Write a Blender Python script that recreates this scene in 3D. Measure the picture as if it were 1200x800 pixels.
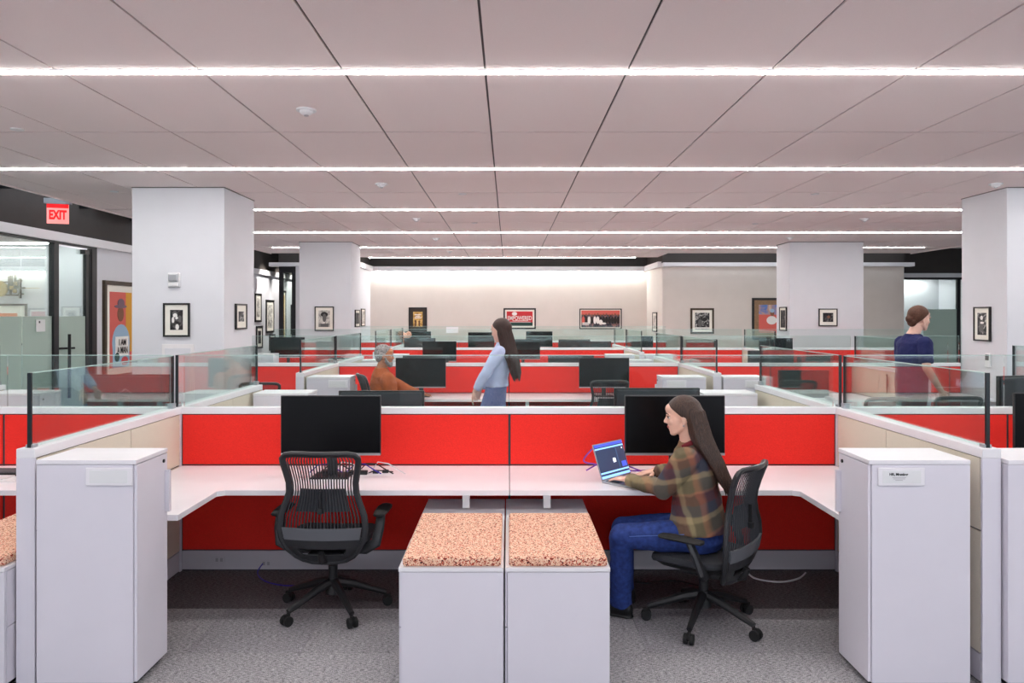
import bpy, bmesh, math, random
from mathutils import Vector, Matrix
random.seed(7)
for o in list(bpy.data.objects): bpy.data.objects.remove(o, do_unlink=True)
S = bpy.context.scene
COL = S.collection
PI = math.pi
def R(d): return math.radians(d)

# ---------------------------------------------------------------- camera, world, exposure
FPX, CX, CY, EYE = 900.0, 596.0, 369.0, 1.784
cam = bpy.data.objects.new('camera', bpy.data.cameras.new('camera')); COL.objects.link(cam)
cam.location = (0, 0, EYE); cam.rotation_euler = (PI/2, 0, 0)
cam.data.sensor_width = 36; cam.data.lens = FPX/1200*36
cam.data.shift_x = (600-CX)/1200; cam.data.shift_y = -(400-CY)/1200
cam.data.clip_start = 0.05; cam.data.clip_end = 200
S.camera = cam
w = bpy.data.worlds.new('daylight'); S.world = w; w.use_nodes = True
w.node_tree.nodes['Background'].inputs[0].default_value = (0.80, 0.90, 1.0, 1)
w.node_tree.nodes['Background'].inputs[1].default_value = 1.5
S.view_settings.view_transform = 'Standard'; S.view_settings.look = 'None'
S.view_settings.gamma = 1; S.view_settings.use_curve_mapping = False
S.view_settings.exposure = 1.1
LIGHT_STRIP = 27.0
# daylight enters through the window wall behind the camera
for wx in (-4.0, 0.0, 4.0, 8.0):
    l = bpy.data.lights.new('window_daylight', 'AREA'); l.shape = 'RECTANGLE'; l.size = 3.0; l.size_y = 2.0
    l.energy = 8; l.color = (0.80, 0.88, 1.0)
    lo = bpy.data.objects.new('window_daylight', l); COL.objects.link(lo)
    lo.location = (wx, -4.9, 1.9); lo.rotation_euler = (PI/2, 0, PI)
    lo.rotation_euler = (-PI/2, 0, 0) if False else (PI/2, 0, 0)
    # an area light shines along its local -Z; turn it to +Y
    lo.rotation_euler = Vector((0, 1, 0)).to_track_quat('-Z', 'Y').to_euler()

# ---------------------------------------------------------------- helpers
def lin(c):
    out = []
    for v in c[:3]:
        v /= 255.0
        out.append(v/12.92 if v <= .04045 else ((v+.055)/1.055)**2.4)
    return tuple(out)+(1.0,)
MATS = {}
def mat(name, c, rough=.5, metal=0, spec=.5, noise=0, nscale=40, bump=0, emit=0, stretch=None, coat=0, c2=None, detail=4):
    m = bpy.data.materials.new(name); m.use_nodes = True; nt = m.node_tree; b = nt.nodes['Principled BSDF']
    b.inputs['Base Color'].default_value = lin(c); b.inputs['Roughness'].default_value = rough
    b.inputs['Metallic'].default_value = metal; b.inputs['Specular IOR Level'].default_value = spec
    if coat: b.inputs['Coat Weight'].default_value = coat
    if emit:
        b.inputs['Emission Color'].default_value = lin(c); b.inputs['Emission Strength'].default_value = emit
    if noise or bump:
        tc = nt.nodes.new('ShaderNodeTexCoord'); n = nt.nodes.new('ShaderNodeTexNoise')
        n.inputs['Scale'].default_value = nscale; n.inputs['Detail'].default_value = detail
        src = tc.outputs['Object']
        if stretch:
            mp = nt.nodes.new('ShaderNodeMapping'); mp.inputs['Scale'].default_value = stretch
            nt.links.new(src, mp.inputs[0]); src = mp.outputs[0]
        nt.links.new(src, n.inputs['Vector'])
        if noise:
            r = nt.nodes.new('ShaderNodeValToRGB')
            r.color_ramp.elements[0].position = .3; r.color_ramp.elements[1].position = .7
            base = lin(c)
            if c2: a_, b_ = base, lin(c2)
            else:
                a_ = tuple(v*(1-noise) for v in base[:3])+(1,); b_ = tuple(min(1, v*(1+noise)) for v in base[:3])+(1,)
            r.color_ramp.elements[0].color = a_; r.color_ramp.elements[1].color = b_
            nt.links.new(n.outputs['Fac'], r.inputs[0]); nt.links.new(r.outputs[0], b.inputs['Base Color'])
        if bump:
            bp = nt.nodes.new('ShaderNodeBump'); bp.inputs['Strength'].default_value = bump
            bp.inputs['Distance'].default_value = .004
            nt.links.new(n.outputs['Fac'], bp.inputs['Height']); nt.links.new(bp.outputs[0], b.inputs['Normal'])
    MATS[name] = m
    return m
def glass_mat(name, tint, rough=.0, refl=1.0, haze=0, hazec=(200, 220, 215)):
    m = bpy.data.materials.new(name); m.use_nodes = True; nt = m.node_tree
    nt.nodes.remove(nt.nodes['Principled BSDF']); out = nt.nodes['Material Output']
    t = nt.nodes.new('ShaderNodeBsdfTransparent'); t.inputs[0].default_value = lin(tint)
    g = nt.nodes.new('ShaderNodeBsdfGlossy'); g.inputs['Roughness'].default_value = rough
    g.inputs[0].default_value = (.95, 1, .98, 1)
    fr = nt.nodes.new('ShaderNodeFresnel'); fr.inputs[0].default_value = 1.45
    mul = nt.nodes.new('ShaderNodeMath'); mul.operation = 'MULTIPLY'; mul.inputs[1].default_value = refl
    nt.links.new(fr.outputs[0], mul.inputs[0])
    mx = nt.nodes.new('ShaderNodeMixShader')
    nt.links.new(mul.outputs[0], mx.inputs[0]); nt.links.new(t.outputs[0], mx.inputs[1]); nt.links.new(g.outputs[0], mx.inputs[2])
    last = mx.outputs[0]
    if haze:
        d = nt.nodes.new('ShaderNodeBsdfDiffuse'); d.inputs[0].default_value = lin(hazec)
        tl = nt.nodes.new('ShaderNodeBsdfTranslucent'); tl.inputs[0].default_value = lin(hazec)
        ad = nt.nodes.new('ShaderNodeMixShader'); ad.inputs[0].default_value = .5
        nt.links.new(d.outputs[0], ad.inputs[1]); nt.links.new(tl.outputs[0], ad.inputs[2])
        m2 = nt.nodes.new('ShaderNodeMixShader'); m2.inputs[0].default_value = haze
        nt.links.new(last, m2.inputs[1]); nt.links.new(ad.outputs[0], m2.inputs[2]); last = m2.outputs[0]
    nt.links.new(last, out.inputs['Surface'])
    MATS[name] = m
    return m

class MB:
    def __init__(s): s.v = []; s.f = []
    def box(s, x0, x1, y0, y1, z0, z1):
        n = len(s.v)
        s.v += [Vector(p) for p in ((x0,y0,z0),(x1,y0,z0),(x1,y1,z0),(x0,y1,z0),(x0,y0,z1),(x1,y0,z1),(x1,y1,z1),(x0,y1,z1))]
        s.f += [tuple(n+i for i in q) for q in ((0,3,2,1),(4,5,6,7),(0,1,5,4),(1,2,6,5),(2,3,7,6),(3,0,4,7))]
        return s
    def obox(s, c, ax, hx, hy, hz):      # oriented box; ax = 3x3 matrix columns
        n = len(s.v)
        for p in ((-1,-1,-1),(1,-1,-1),(1,1,-1),(-1,1,-1),(-1,-1,1),(1,-1,1),(1,1,1),(-1,1,1)):
            s.v.append(Vector(c)+ax @ Vector((p[0]*hx, p[1]*hy, p[2]*hz)))
        s.f += [tuple(n+i for i in q) for q in ((0,3,2,1),(4,5,6,7),(0,1,5,4),(1,2,6,5),(2,3,7,6),(3,0,4,7))]
        return s
    def prism(s, poly, z0, z1):
        n = len(s.v); k = len(poly)
        s.v += [Vector((p[0], p[1], z0)) for p in poly]+[Vector((p[0], p[1], z1)) for p in poly]
        s.f.append(tuple(range(n+k-1, n-1, -1))); s.f.append(tuple(range(n+k, n+2*k)))
        for i in range(k):
            j = (i+1) % k; s.f.append((n+i, n+j, n+k+j, n+k+i))
        return s
    def plate(s, poly, y0, y1):          # polygon in x,z extruded in y
        n = len(s.v); k = len(poly)
        s.v += [Vector((p[0], y0, p[1])) for p in poly]+[Vector((p[0], y1, p[1])) for p in poly]
        s.f.append(tuple(range(n, n+k))); s.f.append(tuple(range(n+2*k-1, n+k-1, -1)))
        for i in range(k):
            j = (i+1) % k; s.f.append((n+j, n+i, n+k+i, n+k+j))
        return s
    def tube(s, pts, r, seg=8, flat=1.0, cap=True):
        pts = [Vector(p) for p in pts]; n0 = len(s.v); m = len(pts)
        rs = r if isinstance(r, (list, tuple)) else [r]*m
        prev = None
        for i, p in enumerate(pts):
            t = (pts[min(i+1, m-1)]-pts[max(i-1, 0)]).normalized()
            if prev is None:
                a = Vector((0, 0, 1)) if abs(t.z) < .9 else Vector((0, 1, 0))
                u = t.cross(a).normalized()
            else:
                u = (prev - t*prev.dot(t)).normalized()
            prev = u; v = t.cross(u)
            for k in range(seg):
                a = 2*PI*k/seg; s.v.append(p+u*math.cos(a)*rs[i]+v*math.sin(a)*rs[i]*flat)
        for i in range(m-1):
            for k in range(seg):
                k2 = (k+1) % seg; a = n0+i*seg
                s.f.append((a+k, a+k2, a+seg+k2, a+seg+k))
        if cap:
            s.f.append(tuple(n0+k for k in range(seg-1, -1, -1))); s.f.append(tuple(n0+(m-1)*seg+k for k in range(seg)))
        return s
    def cyl(s, a, b, r, seg=16, r2=None): return s.tube([a, b], [r, r if r2 is None else r2], seg)
    def ell(s, c, rx, ry, rz, ax=None, nu=16, nv=10):
        n = len(s.v); ax = ax or Matrix.Identity(3); c = Vector(c)
        s.v.append(c+ax @ Vector((0, 0, -rz)))
        for i in range(1, nv):
            ph = -PI/2+PI*i/nv
            for k in range(nu):
                a = 2*PI*k/nu
                s.v.append(c+ax @ Vector((rx*math.cos(ph)*math.cos(a), ry*math.cos(ph)*math.sin(a), rz*math.sin(ph))))
        s.v.append(c+ax @ Vector((0, 0, rz))); e = len(s.v)-1
        for k in range(nu):
            k2 = (k+1) % nu
            s.f.append((n, n+1+k2, n+1+k)); s.f.append((e, n+1+(nv-2)*nu+k, n+1+(nv-2)*nu+k2))
            for i in range(nv-2):
                a = n+1+i*nu; s.f.append((a+k, a+k2, a+nu+k2, a+nu+k))
        return s
    def caps(s, p0, p1, r0, r1, seg=14):
        p0, p1 = Vector(p0), Vector(p1); d = p1-p0; L = d.length; t = d/L
        pts, rs = [], []
        for a in (80, 60, 40, 20): pts.append(p0-t*r0*math.sin(R(a))); rs.append(r0*math.cos(R(a)))
        pts.append(p0); rs.append(r0); pts.append(p1); rs.append(r1)
        for a in (20, 40, 60, 80): pts.append(p1+t*r1*math.sin(R(a))); rs.append(r1*math.cos(R(a)))
        return s.tube(pts, rs, seg)
    def chain(s, pts, rs):
        for i in range(len(pts)-1): s.caps(pts[i], pts[i+1], rs[i], rs[i+1])
        return s
    def loft(s, secs, seg=24):           # (centre, u-vector, v-vector)
        n0 = len(s.v)
        for c, u, v in secs:
            for k in range(seg):
                a = 2*PI*k/seg; s.v.append(Vector(c)+Vector(u)*math.cos(a)+Vector(v)*math.sin(a))
        for i in range(len(secs)-1):
            for k in range(seg):
                k2 = (k+1) % seg; a = n0+i*seg; s.f.append((a+k, a+k2, a+seg+k2, a+seg+k))
        s.f.append(tuple(n0+k for k in range(seg-1, -1, -1))); s.f.append(tuple(n0+(len(secs)-1)*seg+k for k in range(seg)))
        return s
    def mesh(s, off=None):
        me = bpy.data.meshes.new('m')
        vs = [v-off for v in s.v] if off is not None else s.v
        me.from_pydata([tuple(v) for v in vs], [], s.f); me.update()
        bm = bmesh.new(); bm.from_mesh(me); bmesh.ops.recalc_face_normals(bm, faces=bm.faces); bm.to_mesh(me); bm.free()
        return me
def smooth(me, ang=40):
    me.shade_smooth()
    try: me.set_sharp_from_angle(angle=R(ang))
    except Exception: pass
def part(name, mb, m, root=None, world=True, bevel=0, label=None, sm=False, kind=None):
    """links mb as ONE mesh; with a root the coordinates are world ones unless world=False"""
    off = None
    if root is not None and world:
        p = root; off = Vector((0, 0, 0))
        while p is not None: off += Vector(p.location); p = p.parent
    me = mb.mesh(off); me.name = name
    me.materials.append(MATS[m] if isinstance(m, str) else m)
    o = bpy.data.objects.new(name, me); COL.objects.link(o)
    if root is not None: o.parent = root
    if sm: smooth(me)
    if bevel:
        b = o.modifiers.new('bevel', 'BEVEL'); b.width = bevel; b.segments = 2; b.limit_method = 'ANGLE'
    if label: o['label'] = label
    if kind: o['kind'] = kind
    return o
def tag(o, label=None, cat=None, group=None, kind=None):
    if label: o['label'] = label
    if cat: o['category'] = cat
    if group: o['group'] = group
    if kind: o['kind'] = kind
    return o
def thing(name, label, cat, loc=(0, 0, 0), rz=0, group=None):
    o = bpy.data.objects.new(name, None); COL.objects.link(o); o.empty_display_size = .1
    o.location = loc; o.rotation_euler = (0, 0, rz)
    return tag(o, label, cat, group)
def setting(name, loc=(0, 0, 0)):
    o = bpy.data.objects.new(name, None); COL.objects.link(o); o.location = loc; o['kind'] = 'structure'
    return o
def struct(name, mb, m, root=None, **k):
    o = part(name, mb, m, root, **k)
    if root is None: o['kind'] = 'structure'
    return o
def copy_tree(o, parent=None):
    c = o.copy(); COL.objects.link(c)
    if parent: c.parent = parent
    for ch in KIDS(o): copy_tree(ch, c)
    return c
def KIDS(o): return [x for x in o.children]
def dup(o, loc, rz=0, label=None, group=None):
    c = copy_tree(o); c.location = loc; c.rotation_euler = (0, 0, rz)
    if label: c['label'] = label
    if group: c['group'] = group
    return c
def dup_part(o, dx, dy, dz, parent):      # another piece sharing the mesh
    c = o.copy(); COL.objects.link(c); c.parent = parent; c.location = (dx, dy, dz)
    return c
def at(px, py, Y): return Vector(((px-CX)*Y/FPX, Y, EYE-(py-CY)*Y/FPX))

# ---------------------------------------------------------------- materials
mat('ceiling_white', (242, 229, 227), .9, noise=.03, nscale=300, bump=.05)
mat('ceiling_gap', (95, 88, 88), .9)
mat('wall_white', (219, 220, 226), .85, noise=.015, nscale=3)
mat('wall_warm', (214, 207, 200), .85, noise=.02, nscale=3)
mat('wall_dark', (66, 60, 57), .9, noise=.05, nscale=4)
mat('plenum_dark', (42, 38, 37), .95)
mat('trim_white', (232, 230, 232), .6)
mat('laminate', (238, 235, 240), .32, noise=.01, nscale=6)
mat('cabinet_white', (224, 220, 230), .38, noise=.012, nscale=5)
mat('cabinet_edge', (196, 192, 202), .45)
mat('gap_dark', (70, 68, 74), .8)
mat('rail_white', (236, 234, 238), .35)
mat('fabric_red', (240, 54, 47), .95, noise=.10, nscale=220, bump=.25, spec=.1)
mat('fabric_cream', (218, 209, 192), .95, noise=.04, nscale=200, bump=.15, spec=.1)
mat('raceway', (205, 200, 208), .5)
mat('plastic_black', (26, 26, 29), .5)
mat('chair_frame', (40, 41, 45), .42)
mat('chair_slat', (50, 51, 56), .45)
mat('chair_fabric', (52, 53, 58), .9, noise=.15, nscale=300, bump=.3)
mat('chair_grey', (92, 94, 100), .6)
mat('screen_black', (10, 9, 12), .25, spec=.2)
mat('monitor_back', (40, 46, 54), .4)
mat('bezel', (30, 30, 33), .4)
mat('silver', (175, 177, 182), .35, metal=.6)
mat('white_plastic', (230, 230, 232), .4)
mat('black_frame', (18, 17, 18), .4)
mat('bronze_frame', (58, 45, 26), .45, noise=.4, nscale=60)
mat('wood_frame', (140, 110, 80), .6, noise=.15, nscale=30)
mat('mat_board', (238, 235, 225), .9)
mat('dark_mat', (62, 54, 48), .9)
mat('door_frame', (14, 15, 20), .45)
mat('led', (255, 253, 250), .5, emit=LIGHT_STRIP)
mat('led_office', (255, 253, 250), .5, emit=9)
mat('cable_white', (215, 215, 220), .5)
mat('cable_blue', (50, 40, 160), .5)
mat('cable_purple', (120, 60, 170), .5)
mat('outlet_grey', (165, 160, 168), .6)
mat('rubber', (20, 20, 21), .7)
mat('glass_edge', (20, 32, 36), .3)
mat('glass_top_edge', (175, 205, 200), .25)
glass_mat('screen_glass', (247, 252, 251), refl=.5, haze=.012, hazec=(200, 232, 230))
glass_mat('office_glass', (242, 249, 247), refl=.45, haze=.02)
glass_mat('frosted', (196, 212, 205), rough=.4, refl=.4, haze=.85, hazec=(212, 222, 216))
def speckle():
    m = bpy.data.materials.new('cushion_fabric'); m.use_nodes = True; nt = m.node_tree; b = nt.nodes['Principled BSDF']
    b.inputs['Roughness'].default_value = .95
    tc = nt.nodes.new('ShaderNodeTexCoord'); v = nt.nodes.new('ShaderNodeTexNoise'); v.inputs['Scale'].default_value = 110
    v.inputs['Detail'].default_value = 1.5; v.inputs['Distortion'].default_value = 1.2
    r = nt.nodes.new('ShaderNodeValToRGB'); r.color_ramp.interpolation = 'CONSTANT'
    e = r.color_ramp.elements; e[0].position = 0; e[0].color = lin((50, 20, 20)); e[1].position = .37; e[1].color = lin((200, 84, 62))
    x = e.new(.47); x.color = lin((244, 214, 186)); x = e.new(.62); x.color = lin((226, 150, 122)); x = e.new(.70); x.color = lin((248, 226, 200))
    nt.links.new(tc.outputs['Object'], v.inputs['Vector']); nt.links.new(v.outputs['Fac'], r.inputs[0]); nt.links.new(r.outputs[0], b.inputs['Base Color'])
    bp = nt.nodes.new('ShaderNodeBump'); bp.inputs['Strength'].default_value = .4; bp.inputs['Distance'].default_value = .003
    nt.links.new(v.outputs['Fac'], bp.inputs['Height']); nt.links.new(bp.outputs[0], b.inputs['Normal'])
    MATS['cushion_fabric'] = m
speckle()
def carpet(name, c, off):
    m = bpy.data.materials.new(name); m.use_nodes = True; nt = m.node_tree; b = nt.nodes['Principled BSDF']
    b.inputs['Roughness'].default_value = 1; b.inputs['Specular IOR Level'].default_value = .1
    tc = nt.nodes.new('ShaderNodeTexCoord')
    def nz(sc, st, det=3):
        mp = nt.nodes.new('ShaderNodeMapping'); mp.inputs['Scale'].default_value = st; mp.inputs['Location'].default_value = (off, off*2, 0)
        n = nt.nodes.new('ShaderNodeTexNoise'); n.inputs['Scale'].default_value = sc; n.inputs['Detail'].default_value = det
        nt.links.new(tc.outputs['Object'], mp.inputs[0]); nt.links.new(mp.outputs[0], n.inputs['Vector']); return n
    a = nz(190, (1, 1, 1), 4); s_ = nz(85, (.55, 2.0, 1), 4)
    mx = nt.nodes.new('ShaderNodeMath'); mx.operation = 'ADD'; nt.links.new(a.outputs['Fac'], mx.inputs[0]); nt.links.new(s_.outputs['Fac'], mx.inputs[1])
    hf = nt.nodes.new('ShaderNodeMath'); hf.operation = 'MULTIPLY'; hf.inputs[1].default_value = .5; nt.links.new(mx.outputs[0], hf.inputs[0])
    r = nt.nodes.new('ShaderNodeValToRGB'); e = r.color_ramp.elements
    e[0].position = .38; e[0].color = lin(tuple(v*.55 for v in c)); e[1].position = .64; e[1].color = lin(tuple(min(255, v*1.4) for v in c))
    nt.links.new(hf.outputs[0], r.inputs[0]); nt.links.new(r.outputs[0], b.inputs['Base Color'])
    bp = nt.nodes.new('ShaderNodeBump'); bp.inputs['Strength'].default_value = .5; bp.inputs['Distance'].default_value = .004
    nt.links.new(a.outputs['Fac'], bp.inputs['Height']); nt.links.new(bp.outputs[0], b.inputs['Normal'])
    MATS[name] = m
carpet('carpet_a', (146, 144, 147), 0); carpet('carpet_b', (141, 139, 143), 3.3); carpet('carpet_c', (151, 149, 152), 7.7)
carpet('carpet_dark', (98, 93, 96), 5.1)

# ---------------------------------------------------------------- floor and ceiling
CEIL = 3.349
floor = struct('floor', MB().box(-12, 14, -6, 27, -.12, -.012), 'carpet_b')
T = .61
tiles = {k: None for k in ('carpet_a', 'carpet_b', 'carpet_c', 'carpet_dark')}
ys = 4.67-2*T
for j in range(4):
    for i in range(-5, 5):
        x0 = i*T+.12; y0 = ys+j*T
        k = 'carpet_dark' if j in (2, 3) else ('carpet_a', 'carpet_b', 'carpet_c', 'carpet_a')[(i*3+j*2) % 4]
        if tiles[k] is None:
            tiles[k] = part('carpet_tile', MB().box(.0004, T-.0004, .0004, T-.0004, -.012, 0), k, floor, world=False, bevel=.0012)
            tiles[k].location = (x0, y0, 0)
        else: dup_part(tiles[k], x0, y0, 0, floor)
struct('floor', MB().box(-12, 14, -6, ys, -.012, 0), 'carpet_a', floor).name = 'carpet_field'
part('carpet_field', MB().box(-12, -5*T+.12, ys, ys+4*T, -.012, 0), 'carpet_a', floor)
part('carpet_field', MB().box(5*T+.12, 14, ys, ys+4*T, -.012, 0), 'carpet_b', floor)
part('carpet_field', MB().box(-12, 14, ys+4*T, 27, -.012, 0), 'carpet_a', floor)

XL, XR = -6.02, 10.2
slab = MB().box(XL, XR, -5, 19.5, CEIL+.012, CEIL+.09).box(-4.05, 4.05, 19.5, 21.0, CEIL+.012, CEIL+.09)
ceiling = struct('ceiling', slab, 'ceiling_gap')
SX, X0 = .914, -.15
LY = [4.94, 8.22, 11.4, 14.5, 17.75, 20.9]
SEAM = [3.3, 6.58, 9.83, 13.0, 16.2, 19.48]
rows = []
for i in range(5):
    rows.append((SEAM[i], LY[i]-.035)); rows.append((LY[i]+.035, SEAM[i+1]))
rows.append((19.5, 20.83))
for (ya, yb) in rows:
    first = None
    for k in range(-7, 13):
        xa, xb = X0+k*SX, X0+(k+1)*SX
        xa, xb = max(xa, XL), min(xb, XR)
        if ya > 19.4: xa, xb = max(xa, -4.05), min(xb, 4.05)
        if xb-xa < .05: continue
        g = .007; gy = .012
        full = abs(xb-xa-SX) < 1e-4
        if full and first is not None:
            dup_part(first, xa, ya, 0, ceiling); continue
        p = part('ceiling_panel', MB().box(g, xb-xa-g, gy, yb-ya-gy, CEIL, CEIL+.012), 'ceiling_white', ceiling, world=False, bevel=.002)
        p.location = (xa, ya, 0)
        if full: first = p
part('ceiling_panel', MB().box(XL, XR, -5, 3.28, CEIL, CEIL+.012), 'ceiling_white', ceiling)
part('edge_trim', MB().box(XL-.015, XL, -5, 19.5, CEIL-.02, CEIL+.09).box(XR, XR+.015, -5, 19.5, CEIL-.02, CEIL+.09), 'ceiling_white', ceiling)
# light strips
ordn = ['nearest', 'second nearest', 'third nearest', 'fourth', 'fifth', 'farthest']
for i, y in enumerate([1.66]+LY):
    xa, xb = (-5.45, 9.6)
    if y < 6: xa, xb = -5.9, 10.0
    if y > 20: xa, xb = -3.8, 3.45
    t = thing('linear_light', ('%s recessed white line of light crossing the panelled ceiling' % ordn[i-1]) if i > 0 else
              ('recessed ceiling light line just above the viewpoint'), 'ceiling light', (0, y, CEIL), group='recessed ceiling light lines')
    part('housing', MB().box(xa-.01, xb+.01, y-.034, y-.026, CEIL-.003, CEIL+.011).box(xa-.01, xb+.01, y+.026, y+.034, CEIL-.003, CEIL+.011), 'trim_white', t)
    part('diffuser', MB().box(xa, xb, y-.026, y+.026, CEIL-.010, CEIL+.011), 'led', t)
# ceiling sensors
sens = [(359,128,'nearest, above the left chair'), (447,215,'in line behind the nearest one'), (488,256,'third back on the left'), (511,279,'fourth back on the left'),
        (527,294,'farthest back on the left'), (1167,215,'at the top of the right column'), (1013,256,'left of the right column'), (926,278,'above the far right column')]
s0 = None
for px, py, d in sens:
    Y = FPX*(CEIL-EYE)/(CY-py); X = (px-CX)*Y/FPX
    lab = 'small white ceiling sensor dome, '+d
    if s0 is None:
        s0 = thing('ceiling_sensor', lab, 'sensor', (X, Y, CEIL), group='round ceiling sensors')
        part('base_plate', MB().cyl((0,0,0), (0,0,-.014), .075, 24), 'white_plastic', s0, world=False, sm=True)
        part('dome', MB().ell((0,0,-.014), .052, .052, .034), 'white_plastic', s0, world=False, sm=True)
        part('lens', MB().cyl((0,0,-.044), (0,0,-.052), .018, 12), 'silver', s0, world=False, sm=True)
    else: dup(s0, (X, Y, CEIL), 0, lab)
s1 = None
for px, py, d in [(20,151,'at the upper left edge'), (134,224,'beside the left column'), (542,227,'left of the middle seam'), (556,261,'farther back near the middle'), (955,227,'right of the middle'), (885,262,'far back on the right')]:
    Y = FPX*(CEIL-EYE)/(CY-py); X = (px-CX)*Y/FPX
    lab = 'flat white sprinkler cover disc in the ceiling, '+d
    if s1 is None:
        s1 = part('sprinkler_cover', MB().cyl((0,0,0), (0,0,-.01), .05, 20), 'white_plastic', None, sm=True); tag(s1, lab, 'sprinkler', 'sprinkler covers'); s1.location = (X, Y, CEIL)
    else: dup(s1, (X, Y, CEIL), 0, lab)

# ---------------------------------------------------------------- walls
# left wall x=-6.6 : glazed office front y 7..12.2, solid beyond
WL = -6.6
HT, TR0, TR1 = 2.83, 2.86, 2.99
wl = struct('wall_left', MB().box(WL-.14, WL, 12.28, 26, 0, TR0).box(WL-.14, WL, -6, 5.0, 0, TR0), 'wall_white')
part('upper_wall', MB().box(WL-.14, WL, -6, 26, TR1, 4.3), 'wall_dark', wl)
struct('trim_1', MB().box(WL-.14, WL+.06, -6, 26, TR0, TR1), 'trim_white')
struct('ceiling_plenum', MB().box(-12, XL+.3, -6, 27, 4.3, 4.4).box(XR-.3, 14, -6, 27, 4.3, 4.4).box(XL+.3, XR-.3, 19.0, 27, 4.3, 4.4), 'plenum_dark').name = 'ceiling.002'
# glazed front of the office
wf = setting('window_1', (WL, 5.0, 0))
def bar(y0, y1, z0, z1, d=.06): return MB().box(WL-d, WL+.02, y0, y1, z0, z1)
part('window_frame', bar(5.0, 12.28, HT-.0, TR0), 'door_frame', wf)
part('window_frame', bar(12.14, 12.28, 0, HT), 'door_frame', wf)
part('window_frame', bar(11.12, 11.24, 0, HT), 'door_frame', wf)
for a, b in ((5.0, 7.7), (7.72, 10.43), (10.45, 11.12)):
    pn = part('glass_pane', MB().box(WL-.03, WL-.018, a, b, .02, HT), 'office_glass', wf)
    part('frosted_film', MB().box(WL-.017, WL-.015, a, b, .02, 1.765), 'frosted', pn)
d1 = setting('door_1', (WL, 11.24, 0))
part('glass_leaf', MB().box(WL-.03, WL-.018, 11.25, 12.0, .02, HT-.03), 'office_glass', d1)
part('frosted_film', MB().box(WL-.017, WL-.015, 11.25, 12.0, .02, 1.765), 'frosted', d1)
part('door_stile', MB().box(WL-.05, WL, 12.0, 12.07, .02, HT-.03), 'door_frame', d1)
part('door_closer', MB().box(WL-.04, WL+.04, 11.9, 12.02, HT-.1, HT-.03), 'door_frame', d1)
hd = part('pull_bar', MB().cyl((WL+.07, 11.42, .55), (WL+.07, 11.42, 1.5), .022, 12), 'door_frame', d1, sm=True)
part('pull_bracket', MB().cyl((WL-.02, 11.3, 1.29), (WL+.09, 11.52, 1.29), .016, 10), 'door_frame', hd, sm=True)
o = part('wall_switch', MB().box(WL+.0, WL+.012, 10.72, 10.92, 1.55, 1.72), 'white_plastic', wf); o.name = 'sign_plate'
part('sign_dot', MB().box(WL+.012, WL+.014, 10.77, 10.80, 1.67, 1.70), 'plastic_black', o)
# office behind the glass
struct('wall_office', MB().box(-11.6, WL-.15, 13.35, 13.45, 0, 3.2), 'wall_white').name = 'wall_office_back'
struct('wall_office_left', MB().box(-11.7, -11.6, -6, 13.45, 0, 3.2), 'wall_white')
struct('ceiling_office', MB().box(-11.7, WL-.14, -6, 13.45, 3.0, 3.1), 'ceiling_white')
struct('wall_office_near', MB().box(-11.7, WL-.14, 4.9, 5.0, 0, 3.0), 'wall_white')
ol = thing('office_light', 'thin white light line on the office ceiling, second nearest one', 'ceiling light', (-9, 9, 3.0))
part('diffuser', MB().box(-11, -6.8, 8.96, 9.06, 2.975, 2.999), 'led_office', ol)
for yy, nm in ((7.0, 'nearer'), (10.6, 'middle'), (12.9, 'farther')):  # extra light lines, added to brighten the office and its wall
    q = thing('office_light', 'light line added to brighten the office, %s one' % nm, 'ceiling light', (-9, yy, 3.0)); part('diffuser', MB().box(-11, -6.8, yy-.05, yy+.05, 2.975, 2.999), 'led_office', q)
struct('wall_end', MB().box(-12, 14, 26.9, 27, 0, 4.3), 'wall_white')
# gallery corridor end and far walls
struct('wall_left_far', MB().box(-12, -6.0+.02, 26, 26.2, 0, 4.3), 'wall_white')
YB = 20.2; KB = FPX/YB
struct('wall_far_left', MB().box(-5.60, -4.05, YB, YB+.14, 0, 3.06).box(-5.60, -4.19, YB+.14, YB+.2, 0, 3.0), 'wall_white')
struct('wall_far_left_upper', MB().box(-6.05, -4.05, YB, YB+.14, 3.15, 4.3), 'wall_dark')
struct('trim_2', MB().box(-6.27, -4.05, YB-.12, YB+.14, 3.06, 3.16), 'trim_white')
w2 = setting('window_2', (-6.0, YB, 0))
part('window_frame', MB().box(-6.04, -5.94, YB, YB+.1, 0, 3.06).box(-5.70, -5.60, YB, YB+.1, 0, 3.06).box(-5.94, -5.70, YB, YB+.1, 2.9, 3.06), 'door_frame', w2)
part('glass_pane', MB().box(-5.94, -5.70, YB+.04, YB+.052, .02, 2.9), 'office_glass', w2)
struct('wall_recess_left', MB().box(-4.19, -4.05, YB+.14, 22.5, 0, 3.06), 'wall_white')
struct('wall_recess_left_upper', MB().box(-4.19, -4.05, YB+.14, 22.5, 3.2, 4.3), 'wall_dark')
wb = struct('wall_back', MB().box(-4.19, 4.19, 22.5, 22.65, 0, 3.06), 'wall_warm')
struct('wall_back_upper', MB().box(-4.19, 4.19, 22.5, 22.65, 3.2, 4.3), 'wall_dark')
struct('wall_recess_right', MB().box(4.05, 4.19, YB+.14, 22.5, 0, 3.06), 'wall_warm')
struct('wall_recess_right_upper', MB().box(4.05, 4.19, YB+.14, 22.5, 3.2, 4.3), 'wall_dark')
struct('trim_3', MB().box(-4.05, 4.05, 22.38, 22.5, 3.06, 3.2).box(-4.19, -3.95, YB+.14, 22.5, 3.06, 3.2).box(3.95, 4.19, YB+.14, 22.5, 3.06, 3.2), 'trim_white')
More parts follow.
